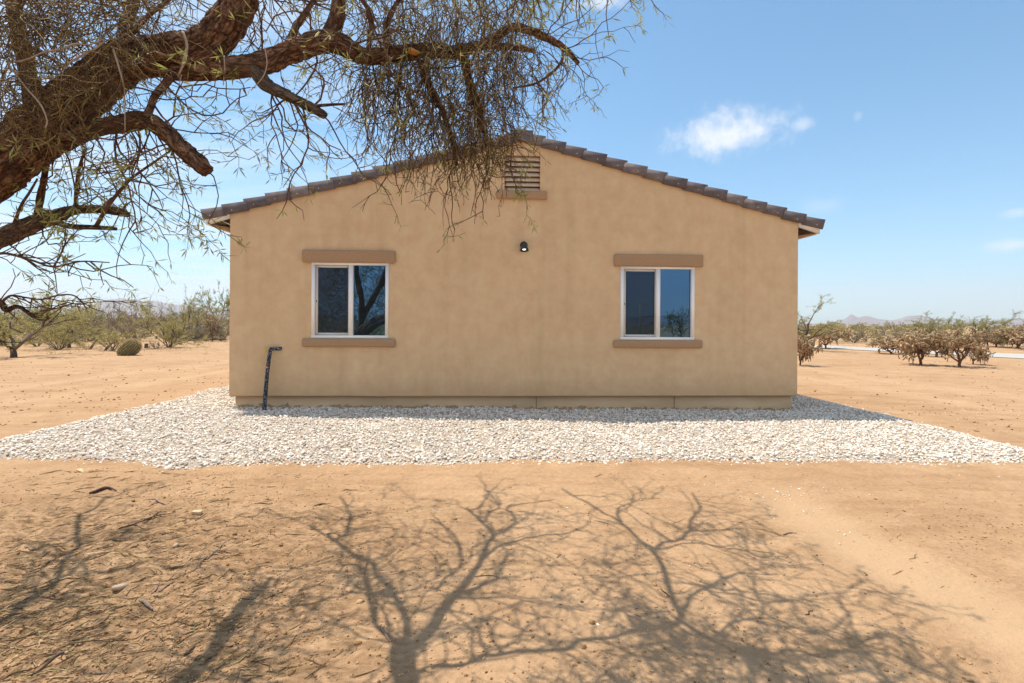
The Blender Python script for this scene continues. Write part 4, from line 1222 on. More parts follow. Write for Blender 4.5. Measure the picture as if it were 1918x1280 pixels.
def plant_mesh(kind, H, W, seed):
    """stems and leaves of one desert plant, base at the origin"""
    g = np.random.default_rng(seed)
    st = MB(); B_, D_, L_, Wd = [], [], [], []

    def br(p, d, L, r, lev, maxlev, spread, nk, up, leaf):
        d = d / np.linalg.norm(d)
        n = 4 if lev == 0 else 3
        pts = [p]; q = p
        for i in range(n):
            d = d + g.normal(0, .16 + .05 * lev, 3) + (0, 0, up); d /= np.linalg.norm(d)
            q = q + d * L / n; pts.append(q)
        st.tube(pts, np.linspace(r, r * .5, len(pts)), 5 if lev == 0 else (4 if lev == 1 else 3), cap=False)
        if lev < maxlev:
            for k in range(nk):
                i = g.integers(1, len(pts))
                dd = d + g.normal(0, spread, 3)
                br(pts[i], dd, L * g.uniform(.40, .68), r * .5, lev + 1, maxlev, spread, nk, up, leaf)
        if leaf and lev >= maxlev - 1:
            m = leaf if lev == maxlev else leaf // 3
            for _ in range(m):
                t = g.uniform(.15, 1.1); i = min(int(t * (len(pts) - 1)), len(pts) - 2); f = t * (len(pts) - 1) - i
                B_.append(pts[i] + (pts[i + 1] - pts[i]) * f + g.normal(0, .02, 3)); D_.append(d * .8 + g.normal(0, .65, 3))
                L_.append(g.uniform(.05, .12)); Wd.append(g.uniform(.012, .024))

    if kind in ('bush', 'grey', 'bare'):
        ns = {'bush': 11, 'grey': 9, 'bare': 15}[kind]
        for k in range(ns):
            a = 6.283 * k / ns + g.normal(0, .3); tl = g.uniform(.15, 1.0) * W / H * .85
            br(np.array([math.cos(a), math.sin(a), 0]) * .05, np.array([math.cos(a) * tl, math.sin(a) * tl, 1.0]), H * g.uniform(.55, .80) * (1 + .15 * tl), .022 if kind != 'bare' else .025, 0, 2, .45, 4 if kind != 'bare' else 5, .02, {'bush': 40, 'grey': 28, 'bare': 0}[kind])
    else:
        nt = 2 if kind == 'vee' else (3 if kind == 'tree' else 4)
        a0 = g.uniform(0, 6.28)
        # short common trunk
        th = H * .12
        st.tube([(0, 0, -.1), (0.01, 0, th * .5), (.0, .02, th)], [.075, .062, .055], 8, cap=False)
        for k in range(nt + 2):
            a = a0 + 6.283 * k / (nt + 2) + g.normal(0, .25); tl = g.uniform(.35, 1.0) * W / H * .8
            br(np.array([0, 0, th * .9]), np.array([math.cos(a) * tl, math.sin(a) * tl, .8]), H * g.uniform(.45, .62), .040, 0, 3, .60, 4, .02, 32 if kind == 'tree' else 28)
    V = np.concatenate(st.v)
    lb = np.array(B_) if B_ else np.zeros((0, 3))
    # fit to the wanted height and width
    allv = np.concatenate([V, lb]) if len(lb) else V
    sz = H / np.percentile(allv[:, 2], 99.0 if kind != 'bare' else 99.7); sw = W / (np.percentile(allv[:, 0], 97.5) - np.percentile(allv[:, 0], 2.5))
    for i in range(len(st.v)): st.v[i] = st.v[i] * (sw, sw, sz)
    lf = None
    if len(lb):
        lf = MB(); lf.blades(lb * (sw, sw, sz), np.array(D_), np.array(L_), np.array(Wd))
    return st, lf


PROTO = {}


def proto(kind, var):
    key = (kind, var)
    if key not in PROTO:
        Hs = {'bush': (2.0, 2.4), 'grey': (1.4, 2.2), 'bare': (2.6, 4.2), 'vee': (2.2, 2.8), 'tree': (3.2, 4.6)}[kind]
        st, lf = plant_mesh(kind, Hs[0], Hs[1], 100 + var * 17 + len(kind) * 3)
        r = empty({'bush': 'desert_bush', 'grey': 'grey_bush', 'bare': 'bare_bush', 'vee': 'palo_verde', 'tree': 'desert_tree'}[kind])
        st.build('stems' if kind not in ('vee', 'tree') else 'trunk', M['bare'] if kind == 'bare' else M['stem'], r)
        if lf is not None: lf.build('foliage' if kind not in ('vee', 'tree') else 'crown', M[{'bush': 'shrub_leaf', 'grey': 'grey_leaf', 'vee': 'shrub_leaf', 'tree': 'tree_leaf'}[kind]], r)
        PROTO[key] = [r, Hs, False]
    return PROTO[key]


def plant(kind, var, px, py, top, wpx, label, cat, group=None, back=None, tilt=0.0, yaw=None):
    """base at photo point, height and width as seen there; back = metres pushed straight back along the ground"""
    pr = proto(kind, var)
    c = G(px, py)
    dep = c[1]
    if back is not None:
        f = back / dep; c = c * f; c[2] = 0; dep = back
    _, b_top = ray(px, top)
    H = CAM_H + b_top * dep; W = wpx * dep / FPX
    if group in (GL_, GT_, 'leafless bushes'): H *= 1.10; W *= 1.12
    o = pr[0] if not pr[2] else copy_tree(pr[0])
    pr[2] = True
    o.location = (c[0], c[1], float(ground_z(c[0], c[1])) - .02)
    o.rotation_euler = (tilt, 0, rng.uniform(0, 6.28) if yaw is None else yaw)
    sw = W / pr[1][1]
    o.scale = (sw, sw, H / pr[1][0])
    for k in ('label', 'category', 'group'):
        if k in o: del o[k]
    tag(o, label, cat, group)
    return o


GL_ = 'bushes along the left edge of the clearing'
GT_ = 'trees behind the bushes on the left'
plant('vee', 0, 26, 672, 566, 150, 'palo verde bush on a dark forked trunk, nearest the left edge', 'bush', GL_)
plant('bush', 0, 110, 656, 592, 92, 'low olive bush second from the left edge with short dark stems', 'bush', GL_)
plant('vee', 1, 130, 652, 585, 70, 'olive bush on one thin upright trunk between low bush and barrel cactus', 'bush', GL_)
plant('bush', 1, 211, 658, 611, 62, 'small round bush on dark arching trunk just behind the barrel cactus', 'bush', GL_)
plant('bush', 2, 317, 652, 583, 88, 'feathery olive bush standing alone right of the small black stump', 'bush', GL_)
plant('bare', 0, 258, 640, 556, 130, 'bare brown leafless bush with long fanned branches behind the barrel cactus', 'bush', 'leafless bushes')
plant('bare', 1, 205, 636, 562, 90, 'bare reddish leafless bush left of the larger leafless one', 'bush', 'leafless bushes')
plant('bare', 0, 310, 632, 566, 70, 'thin leafless bush rising behind the feathery olive bush', 'bush', 'leafless bushes')
plant('tree', 0, 415, 628, 544, 82, 'tall airy mesquite touching the left house corner', 'tree', GT_)
plant('tree', 1, 372, 632, 566, 76, 'olive tree with a dark tuft in its top behind the brush pile', 'tree', GT_)
plant('vee', 0, 340, 634, 570, 66, 'thin branched tree behind the feathery olive bush', 'tree', GT_)
plant('tree', 0, 60, 642, 576, 120, 'wide yellow green tree behind the leftmost palo verde', 'tree', GT_)
plant('tree', 1, 120, 640, 574, 110, 'yellow green tree filling the gap behind the low olive bush', 'tree', GT_)
plant('tree', 0, 165, 638, 580, 90, 'yellow green tree just left of the leafless bushes', 'tree', GT_)
plant('tree', 1, -30, 646, 562, 130, 'olive tree cut by the left picture edge behind hanging twigs', 'tree', GT_)
plant('grey', 0, 415, 640, 606, 46, 'low grey scrub between the brush pile and the house corner', 'bush', 'low grey scrub')
plant('grey', 1, 385, 640, 600, 40, 'grey scrub behind the brush pile', 'bush', 'low grey scrub')
plant('grey', 0, 170, 640, 606, 56, 'grey scrub at the foot of the reddish leafless bush', 'bush', 'low grey scrub')
plant('grey', 1, 70, 650, 612, 60, 'grey scrub between the two leftmost bushes', 'bush', 'low grey scrub')
plant('grey', 0, 292, 655, 640, 26, 'tiny dry scrub beside the small black stump', 'bush', 'low grey scrub')
plant('grey', 1, 245, 640, 612, 48, 'grey scrub at the foot of the largest leafless bush', 'bush', 'low grey scrub')
# right of the house
GR_ = 'bushes in the far scrub on the right'
plant('vee', 1, 1496, 655, 562, 112, 'feathery palo verde rising from behind the right house corner', 'tree')
plant('tree', 1, 1800, 648, 584, 150, 'wide green mesquite crown behind the two big chollas', 'tree', 'trees in the far scrub on the right')
plant('tree', 0, 1752, 646, 590, 90, 'green mesquite left beside the widest crown on the right', 'tree', 'trees in the far scrub on the right')
plant('tree', 0, 1850, 648, 596, 80, 'low green mesquite on the right shoulder of the widest crown', 'tree', 'trees in the far scrub on the right')
for k, (px, py, top, w, kd, lab) in enumerate([
    (1585, 640, 608, 50, 'bush', 'olive bush behind the dark cholla under the sharp peak'),
    (1622, 640, 603, 52, 'tree', 'darker bushy tree right of the sharp peak'),
    (1650, 640, 610, 40, 'grey', 'grey bush behind the leaning cholla'),
    (1640, 642, 622, 26, 'bush', 'small yellow green bush below the darker bushy tree'),
    (1690, 640, 606, 56, 'tree', 'dark green tree in the middle of the far scrub'),
    (1725, 640, 608, 40, 'bush', 'olive bush left of the wide mesquite crown'),
    (1600, 642, 616, 50, 'grey', 'brownish scrub along the path under the sharp peak'),
    (1672, 642, 618, 44, 'grey', 'brownish scrub behind the fallen cholla'),
    (1880, 645, 618, 44, 'bush', 'olive bush between wide mesquite and right edge chollas'),
    (1840, 648, 622, 50, 'grey', 'grey scrub under the low right mesquite'),
    (1930, 645, 604, 60, 'tree', 'dark tree cut by the right picture edge')]):
    plant(kd, k % 2, px, py, top, w, lab, 'bush' if kd != 'tree' else 'tree', GR_)

# distant scrub in one mass, on all sides
ds = MB(); dB, dD, dL, dW = [], [], [], []
for k in range(1900):
    az = rng.uniform(-.95, .95) if k < 1500 else rng.uniform(-3.14, 3.14)
    r_ = 43 + 240 * rng.uniform(0, 1) ** 1.6 if rng.uniform() < .75 else rng.uniform(260, 700)
    cx_, cy_ = r_ * math.sin(az), r_ * math.cos(az)
    if cy_ < 0 and r_ < 60: continue
    if abs(cx_) < 8 and 0 < cy_ < 40: continue
    if 0 < az < 1.0 and (r_ < 62 or vnoise(az * 26, r_ * .02, 611) < -.08): continue
    H_ = (rng.uniform(.9, 2.5) if az < 0 else rng.uniform(.6, 1.75)) * (1.35 if rng.uniform() < .08 else 1); W_ = H_ * rng.uniform(.8, 1.5)
    m = int(210 if r_ < 90 else (120 if r_ < 160 else 55))
    q_ = rng.normal(0, 1, (m, 3)); q_ /= np.linalg.norm(q_, axis=1)[:, None]
    q_ *= rng.uniform(.35, 1, (m, 1)) ** .5
    lob = 1 + .3 * np.sin(q_[:, :1] * 5 + k) * np.cos(q_[:, 1:2] * 4 + k)
    p_ = q_ * lob * (W_ / 2, W_ / 2, H_ * .48) + (cx_, cy_, H_ * .5)
    dB.append(p_); dD.append(q_ * .6 + rng.normal(0, .6, (m, 3)) + (0, 0, .4)); s_ = 1.0 if r_ < 140 else 1.9
    s_ = .75 if r_ < 90 else s_
    dL.append(rng.uniform(.18, .45, m) * s_); dW.append(rng.uniform(.06, .15, m) * s_)
ds.blades(np.concatenate(dB), np.concatenate(dD), np.concatenate(dL), np.concatenate(dW))
M['far_scrub'] = leaf_mat('far_scrub', [(0, (.16, .125, .06)), (.35, (.24, .205, .085)), (.7, (.33, .27, .13)), (1, (.44, .34, .20))], .3)
tag(ds.build('distant_scrub', M['far_scrub']), kind='stuff')

# dry grass and seedlings at the feet of the bushes
dg = MB()
pp = []
for a, b, c_, d_, n in [(0, 430, 640, 668, 1500), (1500, 1918, 640, 652, 600), (330, 430, 632, 645, 400)]:
    for _ in range(n): pp.append(G(rng.uniform(a, b), c_ + (d_ - c_) * rng.uniform(0, 1) ** 1.6))
pp = np.array(pp); kk = fbm(pp[:, 0] * .5, pp[:, 1] * .5, 301, 3) > -.05
pp = pp[kk]; pp[:, 2] = ground_z(pp[:, 0], pp[:, 1])
dg.blades(pp, rng.normal(0, .6, (len(pp), 3)) + (0, 0, .8), rng.uniform(.06, .22, len(pp)), rng.uniform(.008, .02, len(pp)))
M['dry_grass'] = leaf_mat('dry_grass', [(0, (.24, .16, .08)), (1, (.52, .40, .22))], .2)
tag(dg.build('dry_grass', M['dry_grass']), kind='stuff')


# chollas
def cholla_mesh(H, W, seed, lean=0.0, droop=.5):
    g = np.random.default_rng(seed)
    tk, jt, sp_, fr = MB(), MB(), MB(), MB()
    SB, SD, SL, SW = [], [], [], []

    def spines(a, b, r, n):
        t = g.uniform(0, 1.05, (n, 1)); c = a + (b - a) * t
        d = g.normal(0, 1, (n, 3)); d /= np.linalg.norm(d, axis=1)[:, None]
        SB.append(c + d * r * .8); SD.append(d); SL.append(g.uniform(.02, .045, n)); SW.append(g.uniform(.006, .012, n))

    def joints(p, d, n, lev):
        for i in range(n):
            L = g.uniform(.09, .17)
            d = d + g.normal(0, .50, 3) + (0, 0, .10); d /= np.linalg.norm(d)
            q = p + d * L; r = g.uniform(.022, .032)
            if q[2] < .10: break
            jt.tube([p, p + d * L * .3, p + d * L * .75, q], [r * .6, r, r * .95, r * .45], 6)
            spines(p, q, r, 24)
            if g.uniform() < .45 and lev < 3: joints(q, d + g.normal(0, .8, 3), g.integers(1, 3), lev + 1)
            if g.uniform() < droop:
                f = q
                for _ in range(g.integers(1, 4)):
                    f2 = f + np.array([g.normal(0, .02), g.normal(0, .02), -g.uniform(.05, .08)])
                    fr.tube([f, (f + f2) / 2, f2], [.010, .020, .012], 5); f = f2
            p = q

    def arm(p, d, L, r, lev):
        pts, rr = [p], [r]
        for i in range(4):
            d = d + g.normal(0, .22, 3) + (0, 0, .10); d /= np.linalg.norm(d)
            pts.append(pts[-1] + d * L / 4); rr.append(r * (1 - .12 * (i + 1)))
        tk.tube(pts, rr, 7, 2, .25, seed)
        spines(pts[1], pts[-1], rr[-1], 14)
        if lev < 2:
            for _ in range(g.integers(2, 4)):
                dd = d + g.normal(0, .7, 3); dd[2] = max(dd[2], .05)
                arm(pts[g.integers(2, 5)], dd, L * g.uniform(.5, .8), r * .66, lev + 1)
        for i in (3, 4):
            if lev >= 1: joints(pts[i], d + g.normal(0, 1.0, 3) + (0, 0, .1), g.integers(2, 5), 1)

    n = g.integers(3, 5)
    tk.tube([(0, 0, -.06), (lean * .1 + .02, 0, .10), (lean * .3, 0.02, .22)], [.050, .042, .040], 8, 3, .25, seed)
    for k in range(n):
        a = 6.283 * k / n + g.normal(0, .4)
        arm(np.array([lean * .28, 0, .19]), np.array([math.cos(a) * .7 + lean, math.sin(a) * .7, .95 * g.uniform(.6, 1.3)]), .46, .034, 0)
    sp_.blades(np.concatenate(SB), np.concatenate(SD), np.concatenate(SL), np.concatenate(SW))
    allv = np.concatenate(tk.v + jt.v)
    zmax = allv[:, 2].max(); wx = np.percentile(allv[:, 0], 99) - np.percentile(allv[:, 0], 1)
    for mb in (tk, jt, sp_, fr):
        for i in range(len(mb.v)): mb.v[i] = mb.v[i] * (W / wx, W / wx, H / zmax)
    return tk, jt, sp_, fr


CH = {}
def cholla(var, px, py, top, wpx, label, lean=0.0, yaw=None, shift=0):
    if var not in CH:
        tk, jt, sp_, fr = cholla_mesh(1.5, 2.0, 500 + var * 7, lean)
        r = empty('cholla_cactus')
        tk.build('trunk', M['cholla_old'], r); j = jt.build('joints', M['cholla'], r); sp_.build('spines', M['spine'], j)
        if fr.n: fr.build('fruit', M['fruit'], r)['kind'] = 'stuff'
        CH[var] = [r, False]
    c = G(px, py); _, b = ray(px, top)
    H = CAM_H + b * c[1]; W = wpx * c[1] / FPX
    o = CH[var][0] if not CH[var][1] else copy_tree(CH[var][0])
    CH[var][1] = True
    o.location = (c[0], c[1], float(ground_z(c[0], c[1])))
    o.scale = (W / 2.0, W / 2.0, H / 1.5); o.rotation_euler = (0, 0, rng.uniform(0, 6.28) if yaw is None else yaw)
    tag(o, label, 'cactus', 'cholla cacti in the clearing')


cholla(0, 1499, 682, 623, 44, 'brown cholla half hidden by the right house corner')
cholla(1, 1546, 652, 606, 52, 'cholla on one red brown post beside the pale path')
cholla(2, 1568, 642, 602, 40, 'dark bare armed cholla just right of the red post')
cholla(3, 1672, 661, 627, 54, 'low leaning cholla sprawling over the pale path', .6, 3.3)
cholla(0, 1724, 681, 615, 72, 'large cholla on a single leaning trunk, left of the close pair')
cholla(1, 1797, 684, 608, 78, 'largest cholla on a slanting dark trunk, middle of the close trio')
cholla(2, 1822, 680, 628, 46, 'shorter cholla at the right side of the close trio')
cholla(3, 1753, 667, 614, 48, 'cholla standing behind the close trio on a red stump', 0, .6)
cholla(1, 1712, 652, 612, 44, 'pale topped cholla behind the left of the trio')
cholla(0, 1906, 652, 606, 76, 'dense cholla near the right picture edge')
cholla(2, 1866, 650, 612, 58, 'dense dark cholla left of the one at the right edge')
cholla(3, 1946, 656, 608, 60, 'cholla cut by the right picture edge', 0, 1.0)
cholla(1, 398, 640, 588, 28, 'slim cholla with a yellow top beside the left house corner')

# barrel cactus leaning to the right
bc0 = G(228, 668)
bar = empty('barrel_cactus', (bc0[0], bc0[1], float(ground_z(bc0[0], bc0[1])) - .05)); tag(bar, 'squat ribbed barrel cactus leaning over on the bare dirt', 'cactus')
bar.rotation_euler = (R(-8), R(42), 0)
bm_ = MB(); NR, NS = 22, 110
prof = [(.02, .0), (.20, .02), (.27, .12), (.30, .28), (.30, .45), (.27, .60), (.20, .70), (.10, .75), (.0, .735)]
pr_, pz_ = catmull(np.array([(r_, 0, z_) for r_, z_ in prof]), np.zeros(len(prof)), 4)
V = []
for k, (r_, _, z_) in enumerate(pr_):
    for j in range(NS):
        a_ = 6.283 * j / NS
        rib = 1 - .13 * abs(math.sin(a_ * NR / 2 + .25 * z_)) ** .8
        V.append((max(r_, 0) * rib * math.cos(a_), max(r_, 0) * rib * math.sin(a_), z_ * 1.08))
nk = len(pr_)
bm_.add(V, F4=[(i * NS + j, i * NS + (j + 1) % NS, (i + 1) * NS + (j + 1) % NS, (i + 1) * NS + j) for i in range(nk - 1) for j in range(NS)])
M['barrel'] = simple('barrel_skin', (.10, .10, .035), (.17, .15, .06), 9, .7, .2, .01)
bm_.build('body', M['barrel'], bar, smooth=True)
bs = MB(); sB, sD = [], []
for j in range(NR):
    a_ = 6.283 * (j) / NR
    for k in range(2, nk - 1):
        r_, _, z_ = pr_[k]
        aa = a_ - .5 * z_ / NR
        c_ = np.array([r_ * math.cos(aa), r_ * math.sin(aa), z_ * 1.08])
        for _ in range(5):
            sB.append(c_); sD.append(np.array([math.cos(aa), math.sin(aa), .2]) + rng.normal(0, .55, 3))
bs.blades(np.array(sB), np.array(sD), rng.uniform(.03, .06, len(sB)), rng.uniform(.006, .012, len(sB)))
M['barrel_spine'] = per_island('barrel_spine', [(0, (.50, .32, .15)), (1, (.75, .62, .34))], .6)
bs.build('spines', M['barrel_spine'], bar)

# stump, brush pile, loose branches by the bushes
st0 = G(274, 653); m_ = MB(); m_.tube([(0, 0, -.05), (0, .01, .12), (.01, 0, .24)], [.10, .085, .08], 10, 3, .35, 2)
o = m_.build('stump', M['stem'], loc=(st0[0], st0[1], 0)); tag(o, 'small black stump on bare dirt right of the barrel cactus', 'stump')
bp0 = G(368, 638); m_ = MB()
for k in range(190):
    u_ = rng.normal(0, .62); w_ = rng.normal(0, .5); hh = max(.02, .95 * math.exp(-(u_ / .9) ** 2 - (w_ / .8) ** 2) * rng.uniform(.1, 1))
    L_ = rng.uniform(.5, 1.5); dd = rng.normal(0, 1, 3) * (1, .7, .42); dd /= np.linalg.norm(dd); c_ = np.array([u_, w_, hh])
    n_ = np.array([rng.normal(0, .06), rng.normal(0, .06), .04])
    qq = [c_ - dd * L_ / 2, c_ + n_, c_ + dd * L_ / 2]
    for q_ in qq: q_[2] = max(q_[2], .01)
    m_.tube(qq, [rng.uniform(.012, .03), .018, .008], 4, 2, cap=False)
M['brush'] = per_island('dead_brush', [(0, (.06, .042, .035)), (.5, (.16, .12, .10)), (1, (.36, .29, .24))], .9)
o = m_.build('brush_pile', M['brush'], loc=(bp0[0], bp0[1], 0)); o.scale = (1.15, 1, 1.1)
tag(o, 'heap of dead grey branches under the trees left of the house', 'brush pile')
for lst, lab in [([(196, 658, 0), (204, 648, .1), (216, 640, .45)], 'bent dark branch leaning on the ground left of the barrel cactus'),
                 ([(168, 655, 0), (176, 644, .25), (184, 634, .55)], 'pale dead stick standing by the low olive bushes')]:
    base = G(lst[0][0], lst[0][1]); dep = base[1]
    pts_ = [np.array([ray(a, b)[0] * dep, dep, max(0, CAM_H + ray(a, b)[1] * dep)]) - (base[0], base[1], 0) for a, b, _ in lst]
    m_ = MB(); m_.tube(pts_, [.06, .05, .025], 7, 4, .3, 5)
    o = m_.build('dead_branch', M['brush'], loc=(base[0], base[1], 0)); tag(o, lab, 'branch')

# pale gravel drive across the back on the right
pm = MB()
top_ = [(1500, 645.5), (1560, 647.5), (1640, 651.5), (1720, 655.5), (1800, 658), (1918, 662.5), (2100, 669)]
bot_ = [(1500, 649.5), (1560, 652.5), (1640, 657), (1720, 661), (1800, 664.5), (1918, 670.5), (2100, 680)]
ta, ba = [G(*q_) for q_ in top_], [G(*q_) for q_ in bot_]
V = []
for a_, b_ in zip(ba, ta):
    for t in np.linspace(0, 1, 5):
        q_ = a_ * (1 - t) + b_ * t; q_[2] = ground_z(q_[0], q_[1]) + .02 + .04 * math.sin(math.pi * t); V.append(q_)
pm.add(V, F4=[(i * 5 + j, (i + 1) * 5 + j, (i + 1) * 5 + j + 1, i * 5 + j + 1) for i in range(len(ta) - 1) for j in range(4)])
M['drive'] = simple('pale_gravel', (.36, .34, .31), (.54, .51, .47), 14, .95, .6, .03, .1)
tag(pm.build('gravel_path', M['drive']), kind='structure')

# ------------------------------------------------------------------ loose things on the foreground dirt
M['chip'] = simple('cut_wood', (.56, .36, .19), (.70, .50, .29), 14, .8, .2, .003, stretch=(1, 6, 1))
M['drift'] = simple('weathered_stick', (.17, .115, .085), (.34, .25, .19), 25, .9, .4, .004)
M['stick'] = simple('dark_stick', (.05, .032, .024), (.13, .085, .06), 25, .9, .4, .004)
M['rock'] = simple('field_stone', (.38, .27, .18), (.55, .42, .30), 12, .9, .5, .01)


def ground_stick(name, lst, w, mat, label, cat, r_end=.5, seed=0, forks=()):
    """stick lying along photo points; w = thickness in photo pixels"""
    pts_ = []
    for a, b in lst:
        g_ = G(a, b); g_[2] = float(ground_z(g_[0], g_[1])); pts_.append(g_)
    base = pts_[0].copy(); r_ = w * base[1] / FPX / 2 * .72
    c_ = np.mean(pts_, axis=0)
    m_ = MB()
    P3 = [q_ - c_ + (0, 0, r_ * .7) for q_ in pts_]
    rr_ = np.linspace(r_, r_ * r_end, len(P3)); rr_[0] *= .55; rr_[-1] *= .5
    m_.tube(P3, rr_, 9, 9, .55, seed, nscale=22)
    for fk in forks:
        F3_ = [G(a, b) for a, b in fk]
        for q_ in F3_: q_[2] = float(ground_z(q_[0], q_[1]))
        m_.tube([q_ - c_ + (0, 0, r_ * .8) for q_ in F3_], np.linspace(r_ * .6, r_ * .25, len(F3_)), 5, 3, .3, seed)
    o = m_.build(name, M[mat], loc=c_, smooth=True); tag(o, label, cat)


ground_stick('stick', [(168, 928), (185, 922), (203, 918), (218, 920)], 9, 'stick', 'thick dark stick lying on the dirt below the gravel corner', 'stick', .6, 1)
ground_stick('stick', [(278, 936), (290, 938), (300, 945), (311, 948)], 5, 'drift', 'short curved brown stick right of the thick dark one', 'stick', .6, 2)
ground_stick('stick', [(42, 1083), (60, 1070), (80, 1060), (95, 1054)], 7, 'stick', 'dark stick lying at the far left among the leaf litter', 'stick', .6, 3)
ground_stick('stick', [(52, 1274), (80, 1258), (110, 1240), (136, 1232)], 8, 'stick', 'long dark stick in the lower left corner', 'stick', .5, 4)
ground_stick('stick', [(284, 1113), (292, 1103), (298, 1095)], 6, 'drift', 'short pale stick left of its longer parallel twin', 'stick', .6, 5)
ground_stick('stick', [(297, 1114), (312, 1102), (328, 1092)], 6, 'drift', 'pale stick lying beside a shorter one in the left litter', 'stick', .6, 6)
ground_stick('stick', [(262, 1130), (274, 1138), (286, 1145)], 10, 'drift', 'stubby grey chunk of branch left of the thick limb shadow', 'stick', .9, 7)
ground_stick('stick', [(207, 1151), (222, 1141), (236, 1136)], 6, 'stick', 'small bent dark twig left of the stubby grey chunk', 'stick', .5, 8)
ground_stick('branch', [(222, 992), (255, 982), (290, 970), (330, 961)], 5, 'stick', 'forked dry branch lying below the square wood block', 'branch', .35, 9, [[(250, 984), (270, 990), (292, 988)], [(280, 974), (300, 960), (312, 958)]])
ground_stick('branch', [(362, 1078), (385, 1053), (412, 1037), (445, 1030)], 5, 'drift', 'thin forked grey branch left of the thick limb shadow', 'branch', .35, 10, [[(395, 1045), (415, 1025), (436, 1008)], [(402, 1040), (425, 1012)]])
ground_stick('stick', [(838, 1035), (842, 1022), (840, 1010)], 4, 'drift', 'little upright looking twig alone on clean dirt near the middle', 'stick', .6, 11)
ground_stick('stick', [(1468, 991), (1478, 988), (1492, 988)], 4.5, 'drift', 'small curved stick on the open dirt at right', 'stick', .6, 12)
ground_stick('stick', [(486, 868), (512, 865), (541, 864)], 4.5, 'drift', 'brown stick resting along the front edge of the gravel', 'stick', .6, 13)
ground_stick('stick', [(712, 1176), (721, 1187), (729, 1204)], 9, 'drift', 'bleached chunk of bark at the foot of the forked shadow', 'bark', .4, 14)
ground_stick('stick', [(298, 1288), (308, 1262), (318, 1238), (322, 1222)], 4, 'drift', 'long straw coloured stalk at the bottom left', 'stick', .4, 15)
ground_stick('stick', [(118, 1256), (160, 1262), (190, 1262), (240, 1255)], 4, 'drift', 'wavy pale root lying at the bottom left', 'stick', .4, 16)
ground_stick('stick', [(345, 1225), (355, 1217), (365, 1208)], 8, 'stick', 'dark knotty chunk beside the thick limb shadow', 'stick', .8, 17)
ground_stick('stick', [(590, 952), (601, 946), (612, 944)], 5, 'stick', 'small dark twig on ruffled dirt left of centre', 'stick', .5, 18)


def prism(name, c_px, size, rz, mat, label, cat, wedge=False, tilt=0.0):
    g_ = G(*c_px); z_ = float(ground_z(g_[0], g_[1]))
    m_ = MB(); L_, W_, H_ = size
    bm = bmesh.new(); bmesh.ops.create_cube(bm, size=1)
    for v_ in bm.verts:
        v_.co = Vector((v_.co.x * L_, v_.co.y * W_ * ((.25 if v_.co.x > 0 else 1) if wedge else 1), v_.co.z * H_ * ((.4 if v_.co.x > 0 else 1) if wedge else 1)))
        v_.co += Vector(rng.normal(0, .002, 3))
    bmesh.ops.bevel(bm, geom=bm.edges[:], offset=.003, segments=1, affect='EDGES')
    m_.bm(bm)
    o = m_.build(name, M[mat], loc=(g_[0], g_[1], z_ + H_ * .38)); o.rotation_euler = (tilt, R(4), rz); tag(o, label, cat)


prism('wood_block', (369, 965), (.062, .04, .03), R(10), 'chip', 'small square cut wood block sitting on the dirt', 'wood scrap')
prism('wood_wedge', (175, 1040), (.105, .055, .03), R(172), 'chip', 'orange brown split wood wedge on the left litter', 'wood scrap', True, .2)
prism('wood_wedge', (153, 888), (.12, .05, .018), R(-35), 'chip', 'pale flat wood wedge near the front gravel edge', 'wood scrap', True)
for (px, py, sz, lab) in [(228, 1096, .035, 'flat tan stone in the left leaf litter'), (330, 1022, .025, 'flat grey tan stone below the dry forked branch'), (1120, 1157, .011, 'tiny white pebble between the two tree shadows')]:
    g_ = G(px, py); m_ = MB(); stones(m_, np.zeros((1, 3)), np.array([sz]), .45, .2)
    o = m_.build('stone', M['rock'] if sz > .02 else M['gravel'], loc=(g_[0], g_[1], float(ground_z(g_[0], g_[1])) + sz * .2)); tag(o, lab, 'stone')

# ------------------------------------------------------------------ what stands behind the photographer (seen in the panes), with one added post
def behind(kind, var, px, L, H, W, label, cat):
    pr = proto(kind, var); o = pr[0] if not pr[2] else copy_tree(pr[0]); pr[2] = True
    c = refl(px, 620, L); o.location = (c[0], c[1], 0); o.rotation_euler = (0, 0, rng.uniform(0, 6))
    o.scale = (W / pr[1][1], W / pr[1][1], H / pr[1][0])
    for k in ('label', 'category', 'group'):
        if k in o: del o[k]
    tag(o, label, cat, 'plants mirrored in the windows')


behind('tree', 0, 1276, 46, 3.0, 3.2, 'dark green leafy tree mirrored in the right pane of the right window', 'tree')
behind('tree', 1, 1262, 48, 2.2, 1.8, 'lower green tree mirrored at the mullion side of the right window', 'tree')
behind('bush', 0, 672, 40, 1.9, 2.6, 'green bush mirrored low in the left window', 'bush')
behind('bush', 1, 690, 36, 1.7, 2.2, 'second bush mirrored beside the tree trunk in the left window', 'bush')
behind('tree', 1, 620, 42, 2.4, 3.6, 'tree mirrored behind the insect screen of the left window', 'tree')
pf = refl(1199, 610, 60)
added_bracket = MB()  # made-up post, added so the right pane mirrors a bright bracket
added_bracket.tube([(0, 0, -.1), (0, 0, 3.8)], .11, 10); added_bracket.tube([(0, 0, 3.7), (-.75, 0, 3.7)], .09, 8); added_bracket.tube([(0, 0, .9), (-.75, 0, .9)], .09, 8)
M['added_bracket'] = simple('added_bracket_cream', (.78, .62, .36), (.85, .70, .45), 5, .6, 0)
o = added_bracket.build('post', M['added_bracket'], loc=(pf[0], pf[1], 0)); o.rotation_euler = (0, 0, R(180)); tag(o, 'added cream bracket shape, mirrored as the bright mark in the right window', 'post')

